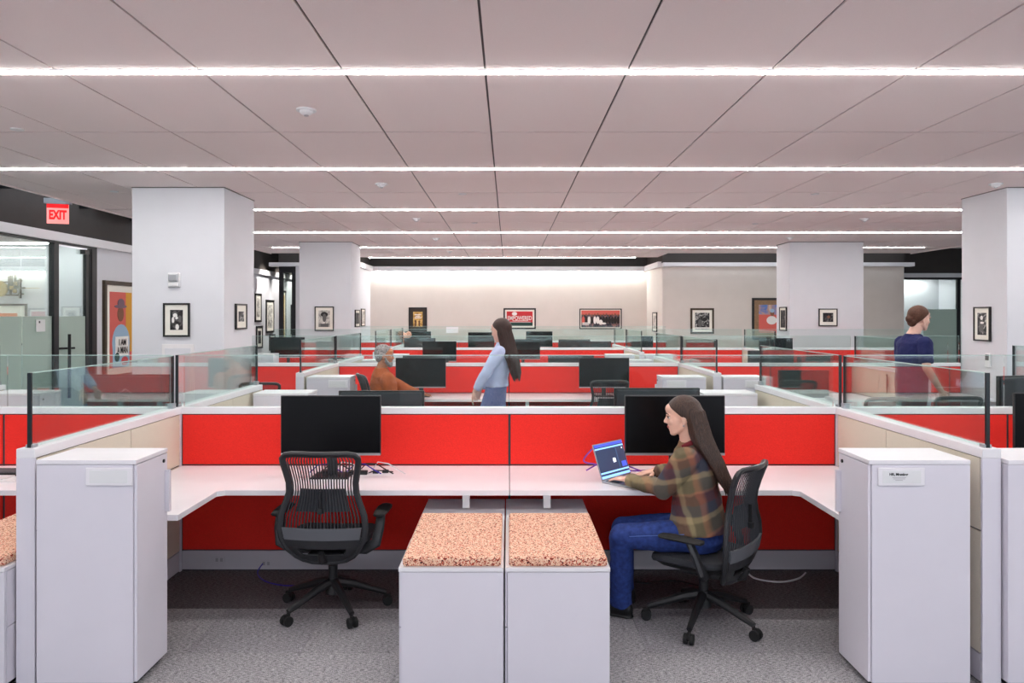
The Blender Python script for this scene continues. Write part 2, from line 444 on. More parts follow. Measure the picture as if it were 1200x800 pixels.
cv = thing('cove_light', 'long thin light line under the white ledge of the far wall', 'wall light', (0, 22.42, 3.05))
part('diffuser', MB().box(-3.9, 3.9, 22.40, 22.45, 3.045, 3.06), 'led', cv)
struct('wall_far_right', MB().box(4.05, 10.40, YB, YB+.14, 0, 3.06), 'wall_warm')
struct('wall_far_right_upper', MB().box(4.05, 10.40, YB, YB+.14, 3.15, 4.3), 'wall_dark')
struct('trim_4', MB().box(4.05, 10.62, YB-.12, YB+.14, 3.06, 3.16), 'trim_white')
for k, yy in enumerate((20.6, 22.0, 23.4)):
    t = thing('picture_spotlight', '%s small spotlight over the corridor gallery' % ('nearest', 'middle', 'farthest')[k], 'spotlight', (-5.6, yy, 4.0))
    part('can', MB().cyl((-5.6, yy, 4.0), (-5.72, yy, 3.86), .05, 14), 'plastic_black', t, sm=True)
    l = bpy.data.lights.new('spot', 'SPOT'); l.energy = 130; l.spot_size = R(62); l.spot_blend = .6; l.shadow_soft_size = .04; l.color = (1, .95, .88)
    lo = bpy.data.objects.new('spot_lamp', l); COL.objects.link(lo); lo.location = (-5.78, yy, 3.78); lo.rotation_euler = Vector((-.8, 0, -1.9)).to_track_quat('-Z', 'Y').to_euler()
# glazed room on the far right
YG = 22.0
w3 = setting('window_3', (10.4, YG, 0))
part('window_frame', MB().box(10.4, 14, YG, YG+.08, 2.80, 2.86).box(12.85, 12.95, YG, YG+.08, 0, 2.8), 'door_frame', w3)
part('glass_pane', MB().box(10.4, 12.85, YG+.03, YG+.042, 0, 2.8), 'office_glass', w3)
part('glass_pane', MB().box(12.95, 14, YG+.03, YG+.042, 0, 2.8), 'office_glass', w3)
part('frosted_film', MB().box(11.9, 12.85, YG+.025, YG+.028, .0, 1.95), 'frosted', w3)
struct('trim_5', MB().box(10.4, 14, YG-.05, YG+.08, 2.86, 2.98), 'trim_white')
struct('wall_room_upper', MB().box(10.4, 14, YG, YG+.14, 2.98, 4.3), 'wall_dark')
struct('wall_room_back', MB().box(10.4, 14, 25.0, 25.1, 0, 3.2).box(10.3, 10.4, YB+.14, 25.0, 0, 3.2), 'wall_white')
struct('ceiling_room', MB().box(10.4, 14, YG+.14, 25.0, 2.95, 3.0), 'ceiling_white')
rl = thing('room_light', 'bright light panel glowing inside the far right glass room', 'ceiling light', (12, 24, 2.95))
part('diffuser', MB().box(10.9, 13.6, 24.55, 24.75, 2.925, 2.949), 'led_office', rl)
struct('wall_right', MB().box(14, 14.15, -6, 27, 0, 4.3), 'wall_white')
# back wall behind the camera with four window openings
bw = MB().box(-12, 14, -5.2, -5.0, 0, .9).box(-12, 14, -5.2, -5.0, 2.9, 4.3)
for a, b in ((-12, -5.5), (-2.5, -1.5), (1.5, 2.5), (5.5, 6.5), (9.5, 14)): bw.box(a, b, -5.2, -5.0, .9, 2.9)
struct('wall_behind', bw, 'wall_white')
# ducts and pipes in the dark plenum, left and right
def duct(name, label, mb, m='plenum_dark', **k): o = part(name, mb, m, None, **k); tag(o, label, 'duct', 'dark services above the ceiling edge'); return o
duct('dark_pipe', 'dark pipe running above the left ceiling edge by the exit sign', MB().cyl((-6.3, 11.2, 3.85), (-6.3, 18, 3.85), .05), 'plastic_black', sm=True)
duct('dark_duct', 'black box duct above the left ceiling edge behind the exit sign', MB().box(-6.5, -6.1, 12.2, 13.6, 3.5, 3.75), 'plastic_black')
for k, (y) in enumerate((9.9, 11.8, 13.4)):
    duct('pipe_bracket', ['nearest', 'middle', 'farthest'][k]+' dark bracket arm on the left dark bulkhead', MB().box(WL, -6.05, y, y+.06, 3.42, 3.47), 'plastic_black')
duct('ceiling_baffle', 'pale stepped baffle under the dark plenum at far right', MB().box(10.5, 12.6, 14.5, 18.5, 3.55, 3.60).box(10.9, 13.2, 15.5, 19.5, 3.48, 3.53), 'trim_white')

# columns
def column(name, x0, x1, y0, y1):
    c = setting(name, ((x0+x1)/2, (y0+y1)/2, 0))
    part('shaft', MB().box(x0, x1, y0, y1, 0, CEIL+.0), 'wall_white', c, bevel=.006)
    part('shadow_joint', MB().box(x0-.006, x1+.006, y0-.006, y1+.006, CEIL-.010, CEIL-.0005), 'ceiling_gap', c)
    part('baseboard', MB().box(x0-.012, x1+.012, y0-.012, y1+.012, 0, .1), 'raceway', c)
    return c
column('wall_column_1', -4.61, -3.48, 9.4, 10.5)
column('wall_column_2', 6.1, 7.7, 9.4, 10.34)
column('wall_column_3', -4.47, -3.36, 16.4, 17.4)
column('wall_column_4', 6.0, 7.58, 16.4, 17.2)
# ---------------------------------------------------------------- cubicle rows
PX = 2.325; HB = .04      # side partition centre, half thickness
D = {1: 5.39, 2: 10.36, 3: 15.2, 4: 19.3}
F = {1: 3.695, 2: 8.55, 3: 13.4, 4: 17.9}
B = {1: 7.12, 2: 12.1, 3: 16.9}
RN = {1: 'nearest', 2: 'second', 3: 'third', 4: 'farthest'}
CAPB, CAPT, GT = 1.095, 1.14, 1.50
def divider(r, x0, x1, seams, bay, glass=True):
    y = D[r]; t = thing('cubicle_divider', 'red fabric cubicle divider with white cap, %s row, %s' % (RN[r], bay), 'divider', ((x0+x1)/2, y, 0), group='red cubicle dividers')
    part('core', MB().box(x0, x1, y-.028, y+.028, 0, CAPB), 'gap_dark', t)
    part('cap_rail', MB().box(x0, x1, y-HB, y+HB, CAPB, CAPT), 'rail_white', t, bevel=.003)
    xs = [x0]+[s for s in seams]+[x1]
    for a, b in zip(xs[:-1], xs[1:]):
        for s in (-1, 1):
            ya, yb = sorted((y+s*.028, y+s*.038))
            part('fabric_panel', MB().box(a+.008, b-.008, ya, yb, .745, CAPB-.006), 'fabric_red', t, bevel=.003)
            part('lower_panel', MB().box(a+.008, b-.008, ya, yb, .15, .735), 'fabric_red', t, bevel=.003)
            part('base_raceway', MB().box(a+.004, b-.004, ya, yb, .012, .142), 'raceway', t, bevel=.002)
    if glass:
        g = None
        for a, b in zip(xs[:-1], xs[1:]):
            g = part('glass_screen', MB().box(a+.004, b-.004, y-.006, y+.006, CAPT, GT), 'screen_glass', t)
            part('polished_edge', MB().box(a+.004, b-.004, y-.006, y+.006, GT, GT+.004), 'glass_top_edge', g)
    return t
def side_partition(x, r, y0, y1, bay, glass=True, end=None):
    t = thing('side_partition', 'cream side partition with glass screen, %s row, %s' % (RN[r], bay), 'partition', (x, (y0+y1)/2, 0), group='cream side partitions')
    part('core', MB().box(x-.034, x+.034, y0+.012, y1-.006, 0, CAPB), 'gap_dark', t)
    part('cap_rail', MB().box(x-.045, x+.045, y0, y1, CAPB, CAPT), 'rail_white', t, bevel=.003)
    for yy in ((y0, y0+.014), ):
        part('end_trim', MB().box(x-.045, x+.045, yy[0], yy[1], .0, CAPB), 'cabinet_white', t, bevel=.002)
    part('end_trim', MB().box(x-.045, x+.045, y1-.014, y1, .0, CAPB), 'cabinet_white', t, bevel=.002)
    ym = (y0+y1)/2+.12
    for s in (-1, 1):
        xa, xb = sorted((x+s*.034, x+s*.044))
        for a, b in ((y0+.02, ym), (ym, y1-.02)):
            part('fabric_panel', MB().box(xa, xb, a+.003, b-.003, .745, CAPB-.004), 'fabric_cream', t)
            part('lower_panel', MB().box(xa, xb, a+.003, b-.003, .15, .735), 'fabric_cream', t)
            part('base_raceway', MB().box(xa, xb, a+.003, b-.003, .012, .142), 'raceway', t)
    if glass:
        g0, g1 = y0+.04, y1-.04
        g = part('glass_screen', MB().box(x-.006, x+.006, g0, g1, CAPT, GT), 'screen_glass', t)
        part('polished_edge', MB().box(x-.006, x+.006, g0, g1, GT, GT+.004), 'glass_top_edge', g)
        part('edge_channel', MB().box(x-.009, x+.009, g0-.012, g0, CAPT-.02, GT+.004), 'glass_edge', g)
        part('edge_channel', MB().box(x-.009, x+.009, g1, g1+.012, CAPT-.02, GT+.004), 'glass_edge', g)
        part('clamp', MB().box(x-.018, x+.018, g1-.03, g1+.02, CAPT, CAPT+.035).box(x-.018, x+.018, g0-.01, g0+.03, CAPT, CAPT+.015), 'silver', g)
    return t
LB, RB, RB2 = -4.66, 4.66, 7.0
divider(1, -PX+.045, PX-.045, [0.006], 'middle bay'); divider(1, LB, -PX-.045, [-3.52], 'left bay'); divider(1, PX+.045, RB-.04, [3.48], 'right bay')
divider(2, -PX+.045, PX-.045, [0.006], 'middle bay'); divider(2, -3.46, -PX-.045, [], 'left bay by the column'); divider(2, PX+.045, RB-.045, [3.52], 'right bay'); divider(2, RB+.045, 6.08, [5.93], 'far right bay by the column')
divider(3, -PX+.045, PX-.045, [0.006], 'middle bay'); divider(3, LB, -PX-.045, [-3.52], 'left bay'); divider(3, PX+.045, RB-.045, [3.52], 'right bay'); divider(3, RB+.045, 8.2, [5.9], 'far right bay')
divider(4, -3.95, 3.95, [-2.6, -1.25, .006, 1.25, 2.6], 'before the back wall')
for r in (1, 2, 3):
    for sx, nm in ((-1, 'left'), (1, 'right')):
        side_partition(sx*PX, r, F[r], D[r]-.042, '%s of the middle bay, near half' % nm)
        side_partition(sx*PX, r, D[r]-.04, B[r], '%s of the middle bay, far half' % nm)
side_partition(RB, 2, F[2], D[2]+.0, 'right end, near half'); side_partition(RB, 1, D[1]-.04, B[1], 'right end, far half')
side_partition(RB, 3, F[3], D[3], 'right end, near half')
side_partition(LB-.045, 1, D[1]+.045, B[1], 'left end, far half')

# worktops: polygons, z .705-.735
def worktop(poly, label, legs=(), edge=None):
    cx = sum(p[0] for p in poly)/len(poly); cy = sum(p[1] for p in poly)/len(poly)
    t = thing('worktop', label, 'desk', (cx, cy, 0), group='white cubicle worktops')
    part('desk_top', MB().prism(poly, .703, .735), 'laminate', t, bevel=.002)
    for x, y in legs:
        part('support_post', MB().box(x-.022, x+.022, y-.03, y+.03, .605, .703), 'white_plastic', t, bevel=.002)
    return t
def Ldesk(xa, xb, yb, yf, yr, ret, side, label, legs=(), dirn=-1):
    """xa..xb along divider; yb back edge, yf front edge, return of width ret on 'side' reaching yr"""
    s = 1 if side == 'left' else -1
    x0 = xa if side == 'left' else xb; x1 = xb if side == 'left' else xa
    poly = [(x0, yb), (x1, yb), (x1, yf), (x0+s*(ret+.04), yf), (x0+s*ret, yf+.03*dirn), (x0+s*ret, yr), (x0, yr)]
    return worktop(poly, label, legs)
DEP = .79
for r in (1, 2, 3):
    y = D[r]
    Ldesk(-PX+.048, 0.004, y-HB, y-DEP, F[r]+.34, .54, 'left', 'white L-shaped worktop, left station before the %s red divider' % RN[r], legs=[(-.26, y-DEP+.12)])
    Ldesk(.008, PX-.048, y-HB, y-DEP, F[r]+.34, .54, 'right', 'white L-shaped worktop, right station before the %s red divider' % RN[r], legs=[(.235, y-DEP+.12)])
    Ldesk(-PX+.048, 0.004, y+HB, y+DEP, B[r]-.34, .54, 'left', 'white L-shaped worktop, left station behind the %s red divider' % RN[r], dirn=1)
    Ldesk(.008, PX-.048, y+HB, y+DEP, B[r]-.34, .54, 'right', 'white L-shaped worktop, right station behind the %s red divider' % RN[r], dirn=1)
def rect(x0, x1, y0, y1): return [(x0, y0), (x1, y0), (x1, y1), (x0, y1)]
worktop(rect(LB, -PX-.048, D[1]-DEP, D[1]-HB), 'white worktop at the left edge, before the nearest divider')
worktop(rect(PX+.048, RB, D[1]-DEP, D[1]-HB), 'white worktop at the right edge, before the nearest divider')
worktop(rect(LB, -PX-.048, D[1]+HB, D[1]+DEP), 'white worktop behind the nearest divider, left bay')
worktop(rect(PX+.048, RB-.05, D[1]+HB, D[1]+DEP), 'white worktop behind the nearest divider, right bay')
worktop(rect(-3.46, -PX-.048, D[2]-DEP, D[2]-HB), 'white worktop beside the left column, second row')
Ldesk(PX+.048, RB-.05, D[2]-HB, D[2]-DEP, F[2]+.1, .7, 'right', 'white worktop with papers, second row, right bay')
worktop(rect(RB+.05, 6.08, D[2]-DEP, D[2]-HB), 'white worktop of the far right bay, second row')
worktop(rect(LB, -PX-.048, D[3]-DEP, D[3]-HB), 'white worktop of the left bay, third row')
worktop(rect(PX+.048, RB-.05, D[3]-DEP, D[3]-HB), 'white worktop of the right bay, third row')
worktop(rect(PX+.048, RB-.05, D[3]+HB, D[3]+DEP), 'white worktop behind the third divider, right bay')
worktop(rect(PX+.048, RB-.05, D[2]+HB, D[2]+DEP), 'white worktop behind the second divider, right bay')
worktop(rect(-3.95, 3.95, D[4]-DEP, D[4]-HB), 'white worktop before the farthest divider')

# towers
def make_tower(w, front='y'):
    """origin at floor centre of the face toward the camera; door on the +x side"""
    t = thing('storage_tower', '', 'cabinet', group='white storage towers')
    h = 1.093; d = .335
    part('body', MB().box(-w/2, w/2-.016, 0.0, d, .03, h-.022), 'cabinet_white', t, world=False, bevel=.002)
    part('top', MB().box(-w/2, w/2, -.003, d+.002, h-.02, h), 'laminate', t, world=False, bevel=.002)
    part('plinth', MB().box(-w/2+.02, w/2-.03, .03, d-.02, 0, .03), 'plastic_black', t, world=False)
    dr = part('door', MB().box(w/2-.014, w/2, .006, d-.004, .034, h-.024), 'cabinet_white', t, world=False, bevel=.002)
    hx = part('pull_handle', MB().box(w/2, w/2+.024, d-.035, d-.012, .77, .985), 'cabinet_white', dr, world=False, bevel=.003)
    part('lock', MB().cyl((w/2, d-.05, 1.035), (w/2+.006, d-.05, 1.035), .009, 14), 'plastic_black', dr, world=False, sm=True)
    cx = w*.0
    np_ = part('nameplate_holder', MB().box(cx+.0, cx+.222, -.010, -.0, .972, 1.058), 'laminate', t, world=False, bevel=.004)
    part('name_card', MB().box(cx+.02, cx+.20, -.012, -.010, .985, 1.045), 'white_plastic', np_, world=False, bevel=.0008)
    return t
tw = make_tower(.477)
TW = .477
def mirror_obj(root):   # build the mirrored kind once
    return None
def make_tower_left_door(w):
    t = thing('storage_tower', '', 'cabinet', group='white storage towers')
    h = 1.093; d = .335
    part('body', MB().box(-w/2+.016, w/2, 0.0, d, .03, h-.022), 'cabinet_white', t, world=False, bevel=.002)
    part('top', MB().box(-w/2, w/2, -.003, d+.002, h-.02, h), 'laminate', t, world=False, bevel=.002)
    part('plinth', MB().box(-w/2+.03, w/2-.02, .03, d-.02, 0, .03), 'plastic_black', t, world=False)
    dr = part('door', MB().box(-w/2, -w/2+.014, .006, d-.004, .034, h-.024), 'cabinet_white', t, world=False, bevel=.002)
    part('pull_handle', MB().box(-w/2-.024, -w/2, d-.035, d-.012, .77, .985), 'cabinet_white', dr, world=False, bevel=.003)
    part('lock', MB().cyl((-w/2, d-.05, 1.035), (-w/2-.006, d-.05, 1.035), .009, 14), 'plastic_black', dr, world=False, sm=True)
    np_ = part('nameplate_holder', MB().box(-.2, .022, -.010, -.0, .972, 1.058), 'laminate', t, world=False, bevel=.004)
    part('name_card', MB().box(-.18, .002, -.012, -.010, .985, 1.045), 'white_plastic', np_, world=False, bevel=.0008)
    return t
twr = make_tower_left_door(.485)
XLT, XRT = -2.012, 1.958
tw.location = (XLT, 3.66, 0); tw['label'] = 'white storage tower at lower left with an empty name holder'
twr.location = (XRT, 3.66, 0); twr['label'] = 'white storage tower at lower right with a printed name card'
for r in (1, 2, 3):
    if r > 1:
        dup(tw, (XLT, F[r]+.01, 0), 0, 'white storage tower, left end before the %s red divider' % RN[r])
        dup(twr, (XRT, F[r]+.01, 0), 0, 'white storage tower, right end before the %s red divider' % RN[r])
    dup(twr, (XLT, B[r]-.01, 0), PI, 'white storage tower, left end behind the %s red divider' % RN[r])
    dup(tw, (XRT, B[r]-.01, 0), PI, 'white storage tower, right end behind the %s red divider' % RN[r])
dup(tw, (PX+.055+TW/2, 3.66, 0), 0, 'white storage tower cut by the right edge of the photo')
dup(tw, (PX+.07+TW/2, F[2]+.01, 0), 0, 'white storage tower right of the middle bay, second row')
dup(tw, (PX+.07+TW/2, F[3]+.01, 0), 0, 'white storage tower right of the middle bay, third row')
dup(twr, (LB+.28, B[1]-.01, 0), PI, 'white storage tower behind the nearest divider at far left')
dup(twr, (-4.41, F[3]+.2, 0), 0, 'white storage tower seen past the left column edge, third row')
# printing on the right front tower's card only
def text_mesh(name, body, size, m, parent, loc, rot=(PI/2, 0, 0), align='CENTER', bold=0, sx=1):
    cu = bpy.data.curves.new('t', 'FONT'); cu.body = body; cu.size = size; cu.align_x = align; cu.align_y = 'CENTER'; cu.offset = bold; cu.extrude = .0006
    o = bpy.data.objects.new('t', cu); COL.objects.link(o); bpy.context.view_layer.update()
    me = bpy.data.meshes.new_from_object(o.evaluated_get(bpy.context.evaluated_depsgraph_get()))
    bpy.data.objects.remove(o, do_unlink=True)
    me.materials.clear(); me.materials.append(MATS[m])
    q = bpy.data.objects.new(name, me); COL.objects.link(q); q.location = loc; q.rotation_euler = rot; q.scale = (sx, 1, 1)
    if parent: q.parent = parent
    return q
hold = [c for c in twr.children if c.name.startswith('nameplate')][0]
text_mesh('lettering', 'HR, Member', .017, 'plastic_black', hold, (-.105, -.0128, 1.027), bold=.0005)
part('small_print', MB().box(-.135, -.07, -.0128, -.012, 1.012, 1.014).box(-.13, -.075, -.0128, -.012, 1.005, 1.007).box(-.12, -.085, -.0128, -.012, .998, 1.0), 'outlet_grey', hold, world=False)

# lateral files with cushions
def make_bench(sd):
    t = thing('lateral_file', '', 'cabinet', group='white low lateral files with seat cushions')
    w, d, h = .497, 1.36, .59
    part('body', MB().box(-w/2+.012, w/2-.012, .016, d, .03, h-.02), 'cabinet_white', t, world=False)
    part('front_panel', MB().box(-w/2+.012, w/2-.003, 0, .015, .03, h-.022), 'cabinet_white', t, world=False, bevel=.0015)
    part('top', MB().box(-w/2, w/2, -.002, d, h-.019, h), 'laminate', t, world=False, bevel=.002)
    for s in (-1, 1):
        for z0, z1 in ((.034, .30), (.304, h-.022)):
            xa, xb = sorted((s*w/2, s*(w/2-.011)))
            dr = part('drawer', MB().box(xa, xb, .018, d*.66, z0, z1), 'cabinet_white', t, world=False, bevel=.0015)
            if z0 > .2 and s == sd: part('drawer_pull', MB().box(*sorted((s*w/2, s*(w/2+.014))), d*.30, d*.42, z1-.06, z1-.005), 'cabinet_edge', dr, world=False, bevel=.003)
    part('plinth', MB().box(-w/2+.03, w/2-.03, .03, d-.02, 0, .03), 'plastic_black', t, world=False)
    return t
def make_cushion():
    c = part('seat_cushion', MB().box(-.234, .234, .012, .84, 0, .045), 'cushion_fabric', None, bevel=.012, sm=False)
    smooth(c.data, 60)
    return c
b0 = make_bench(-1); b1 = make_bench(1); c0 = make_cushion()
BY = 3.63
b0.location = (-.272, BY, 0); b0['label'] = 'white low lateral file, left one of the central pair'
c0.location = (-.270, BY, .59); tag(c0, 'coral speckled seat cushion on the left central file', 'cushion', 'coral speckled seat cushions')
b1.location = (.232, BY, 0); b1['label'] = 'white low lateral file, right one of the central pair'
dup(c0, (.236, BY, .59), 0, 'coral speckled seat cushion on the right central file')
dup(b0, (-PX-.05-.255, BY, 0), 0, 'white low lateral file cut by the left edge of the photo')
dup(c0, (-PX-.05-.255, BY, .59), 0, 'coral speckled seat cushion at the left edge of the photo')
for r, lab in ((2, 'second'), (3, 'third')):
    for x, sd in ((-.272, 'left'), (.232, 'right')):
        dup(b0 if x < 0 else b1, (x, F[r]+.05, 0), 0, 'white low lateral file, %s of the pair in the %s row' % (sd, lab))
        dup(c0, (x, F[r]+.05, .59), 0, 'coral speckled seat cushion, %s of the pair in the %s row' % (sd, lab))

# outlets and floor cables
def outlet(x, z, label):
    t = part('outlet_plate', MB().box(x-.038, x+.038, D[1]-.0435, D[1]-.038, z-.022, z+.022), 'raceway', None, bevel=.002)
    tag(t, label, 'outlet', 'power outlets in the white base')
    for s in (-1, 1): part('socket', MB().box(x+s*.016-.009, x+s*.016+.009, D[1]-.045, D[1]-.0435, z-.012, z+.012), 'outlet_grey', t)
    return t
outlet(at(257, 653, 5.35).x, .08, 'power outlet in the white base below the left desk, no plug')
outlet(at(312, 660, 5.35).x, .055, 'power outlet in the white base with a blue cable plugged in')
def cable(label, pts, r, m, n=10):
    # smooth through points
    P = [Vector(p) for p in pts]; out = []
    for i in range(len(P)-1):
        p0 = P[max(i-1, 0)]; p1 = P[i]; p2 = P[i+1]; p3 = P[min(i+2, len(P)-1)]
        for k in range(n):
            t = k/n; out.append(.5*((2*p1)+(-p0+p2)*t+(2*p0-5*p1+4*p2-p3)*t*t+(-p0+3*p1-3*p2+p3)*t**3))
    out.append(P[-1])
    o = part('cable', MB().tube(out, r, 6), m, None, sm=True); tag(o, label, 'cable')
    return o
cable('thin blue cable curling on the carpet beside the left chair', [at(308, 660, 5.33), (at(304, 668, 5.32).x, 5.28, .01), (-1.62, 5.13, .005), (-1.45, 5.05, .005), (-1.28, 5.1, .005)], .004, 'cable_blue')
cable('white cable loop on the carpet below the right divider', [(1.62, 5.33, .05), (1.66, 5.2, .006), (1.8, 5.12, .006), (1.95, 5.18, .006), (2.05, 5.3, .006)], .006, 'cable_white')
cable('black cable lying under the right desk', [(.72, 5.33, .07), (.74, 5.2, .006), (.9, 5.1, .006), (1.1, 5.15, .006), (1.25, 5.05, .006)], .005, 'plastic_black')

# ---------------------------------------------------------------- monitors
def make_monitor(w=.645, h=.385, dz=0):
    """origin: desk surface under the screen; screen faces -Y"""
    t = thing('monitor', '', 'monitor', group='black desk monitors')
    z0 = .145+dz
    part('housing', MB().box(-w/2, w/2, 0, .022, z0, z0+h), 'bezel', t, world=False, bevel=.003)
    part('display', MB().box(-w/2+.006, w/2-.006, -.0015, 0, z0+.018, z0+h-.006), 'screen_black', t, world=False)
    part('chin_strip', MB().box(-w/2+.002, w/2-.002, -.003, 0, z0, z0+.014), 'silver', t, world=False)
    part('rear_shell', MB().box(-w*.47, w*.47, .022, .040, z0+.02, z0+h-.012), 'monitor_back', t, world=False, bevel=.012)
    part('bracket_highlight', MB().tube([(.05, .043, z0+h*.62), (0, .043, z0+h*.72), (-.05, .043, z0+h*.62)], .003, 6), 'silver', t, world=False)  # stand bracket's highlight, put in as a pale silver chevron
    part('stand_neck', MB().box(-.03, .03, .04, .062, .012, z0+h*.55), 'plastic_black', t, world=False, bevel=.004)
    part('stand_base', MB().box(-.12, .12, -.05, .14, 0, .012), 'plastic_black', t, world=False, bevel=.004)
    return t
DZ = .735
def monitor(x, y, rz, label, dz=0):
    o = make_monitor(dz=dz); o.location = (x, y, DZ); o.rotation_euler = (0, 0, rz); o['label'] = label
    return o
monitor(at(387.5, 0, 4.95).x, 4.95, 0, 'black monitor behind the empty mesh chair on the left desk', 0)
monitor(at(791, 0, 4.95).x, 4.95, 0, "black monitor behind the plaid-jacketed woman's head")
monitor(at(447, 0, 5.78).x, 5.80, PI, 'monitor seen from the back, just beyond the divider, right of the left desk monitor', -.05)
monitor(at(770, 0, 5.78).x, 5.80, PI, 'monitor seen from the back, just above the right desk monitor', -.03)
monitor(3.56, 4.9, R(-3), 'black monitor cut by the right edge of the photo', .02)
monitor(4.07, 6.0, PI+R(14), 'tilted monitor seen from the back at the right edge, beyond the divider', .05)
monitor(-2.95, 5.95, PI+R(3), 'wide dark monitor beyond the divider in the left bay', .06)
monitor(at(493, 0, 9.85).x, 9.85, 0, 'black monitor in front of the seated man in rust', -.03)
monitor(at(708, 0, 9.85).x, 9.85, 0, 'black monitor with a mesh chair before it, second row right', -.03)
monitor(at(499, 0, 10.8).x, 10.8, PI, 'monitor seen from the back above the seated man\'s screen', -.05)
monitor(at(669, 0, 10.8).x, 10.8, PI, 'monitor seen from the back, second row, right of the standing woman', -.05)
monitor(at(900, 0, 10.95).x, 10.85, PI-R(0), 'monitor seen from the back in the right bay, second row', .02)
monitor(at(953, 0, 11.2).x, 11.2, PI+R(25), 'turned monitor seen from the back in the right bay, second row', -.08)
monitor(at(940, 0, 9.8).x, 9.75, 0, 'dark monitor in the right bay before the second divider', -.18)
monitor(at(515, 0, 14.6).x, 14.6, 0, 'black monitor in the third row, just right of the middle-left', .02)
monitor(at(613, 0, 14.6).x, 14.6, 0, 'maroon-tinged dark monitor behind the standing woman, third row', .06)
monitor(at(337, 0, 14.5).x, 14.5, 0, 'dark monitor beside the left column, third row', .1)
monitor(at(492, 0, 15.7).x, 15.7, PI, 'monitor seen from the back, third row, below the gold poster', .05)
monitor(at(673, 0, 15.7).x, 15.7, PI, 'monitor seen from the back, third row, below the group photograph', .02)
monitor(at(698, 0, 15.9).x, 15.9, PI, 'monitor seen from the back, third row, second right of the group photograph', -.02)
monitor(at(822, 0, 15.8).x, 15.8, PI, 'monitor seen from the back, third row, right bay', .02)
monitor(5.08, 14.6, 0, 'dark monitor below the baseball painting', .08)
monitor(at(490, 0, 18.8).x, 18.75, 0, 'dark monitor directly below the gold poster, farthest row', .12)
monitor(at(564, 0, 18.7).x, 18.7, 0, 'dark monitor left of the standing woman\'s head, farthest row', .1)
monitor(at(632, 0, 18.7).x, 18.7, 0, 'dark monitor below the red framed print, farthest row', .12)
monitor(at(750, 0, 18.8).x, 18.8, 0, 'dark monitor in the farthest row, right of the glass seam', .0)

# monitor arm with hubs and wires behind the left chair
t = thing('monitor_cables', 'tangle of blue and black wires under the left desk monitor', 'cables', (-1.12, 5.1, DZ))
part('cable_hub', MB().box(-1.23, -1.13, 5.03, 5.09, DZ, DZ+.03).box(-1.05, -.93, 5.04, 5.08, DZ, DZ+.025), 'plastic_black', t, bevel=.003)
for k in range(6):
    a = -1.32+k*.08
    part('wire', MB().tube([(a, 5.1, DZ+.004), (a+.05, 5.12, DZ+.05+.01*(k % 3)), (a+.12, 5.11, DZ+.06), (a+.2, 5.08, DZ+.02), (a+.24, 5.06, DZ+.004)], .004, 6),
         ('cable_blue', 'plastic_black', 'cable_white')[k % 3], t, sm=True)
t = thing('adapter', 'small black adapter with loose ends right of the left monitor', 'adapter', (-.86, 5.1, DZ))
part('plug', MB().box(-.90, -.86, 5.08, 5.11, DZ, DZ+.02).box(-.84, -.80, 5.10, 5.13, DZ, DZ+.018), 'plastic_black', t, bevel=.002)
part('lead', MB().tube([(-.93, 5.08, DZ+.004), (-.88, 5.1, DZ+.018), (-.82, 5.12, DZ+.01), (-.77, 5.12, DZ+.004)], .004, 6), 'plastic_black', t)
cable('purple cable looping under the right desk monitor', [(.56, 5.12, DZ+.16), (.50, 5.1, DZ+.08), (.62, 5.06, DZ+.06), (.82, 5.08, DZ+.02), (1.0, 5.1, DZ+.03), (1.12, 5.1, DZ+.07)], .005, 'cable_purple')
cable('second lilac cable under the right desk monitor', [(.52, 5.14, DZ+.01), (.64, 5.12, DZ+.07), (.78, 5.1, DZ+.05), (.9, 5.1, DZ+.01), (1.02, 5.09, DZ+.01)], .005, 'cable_purple')
cable('black cable from the laptop across the right desk', [(.72, 4.93, DZ+.006), (.78, 4.95, DZ+.006), (.9, 5.0, DZ+.006), (1.0, 4.98, DZ+.006)], .005, 'plastic_black')
# left edge desk: keyboard and papers
t = thing('keyboard', 'black keyboard at the left edge of the photo', 'keyboard', (-3.3, 5.1, DZ))
part('base', MB().box(-3.5, -3.02, 5.0, 5.16, DZ, DZ+.02), 'plastic_black', t, bevel=.003)
kk = MB()
for i in range(14):
    for j in range(4): kk.box(-3.485+i*.032, -3.458+i*.032, 5.015+j*.033, 5.043+j*.033, DZ+.02, DZ+.026)
part('keys', kk, 'chair_grey', t, kind='stuff')
tag(part('paper_stack', MB().box(-3.45, -3.1, 4.82, 4.96, DZ, DZ+.006).box(-3.5, -3.2, 4.86, 4.98, DZ+.006, DZ+.012), 'white_plastic'), 'white papers on the desk at the left edge', 'papers')

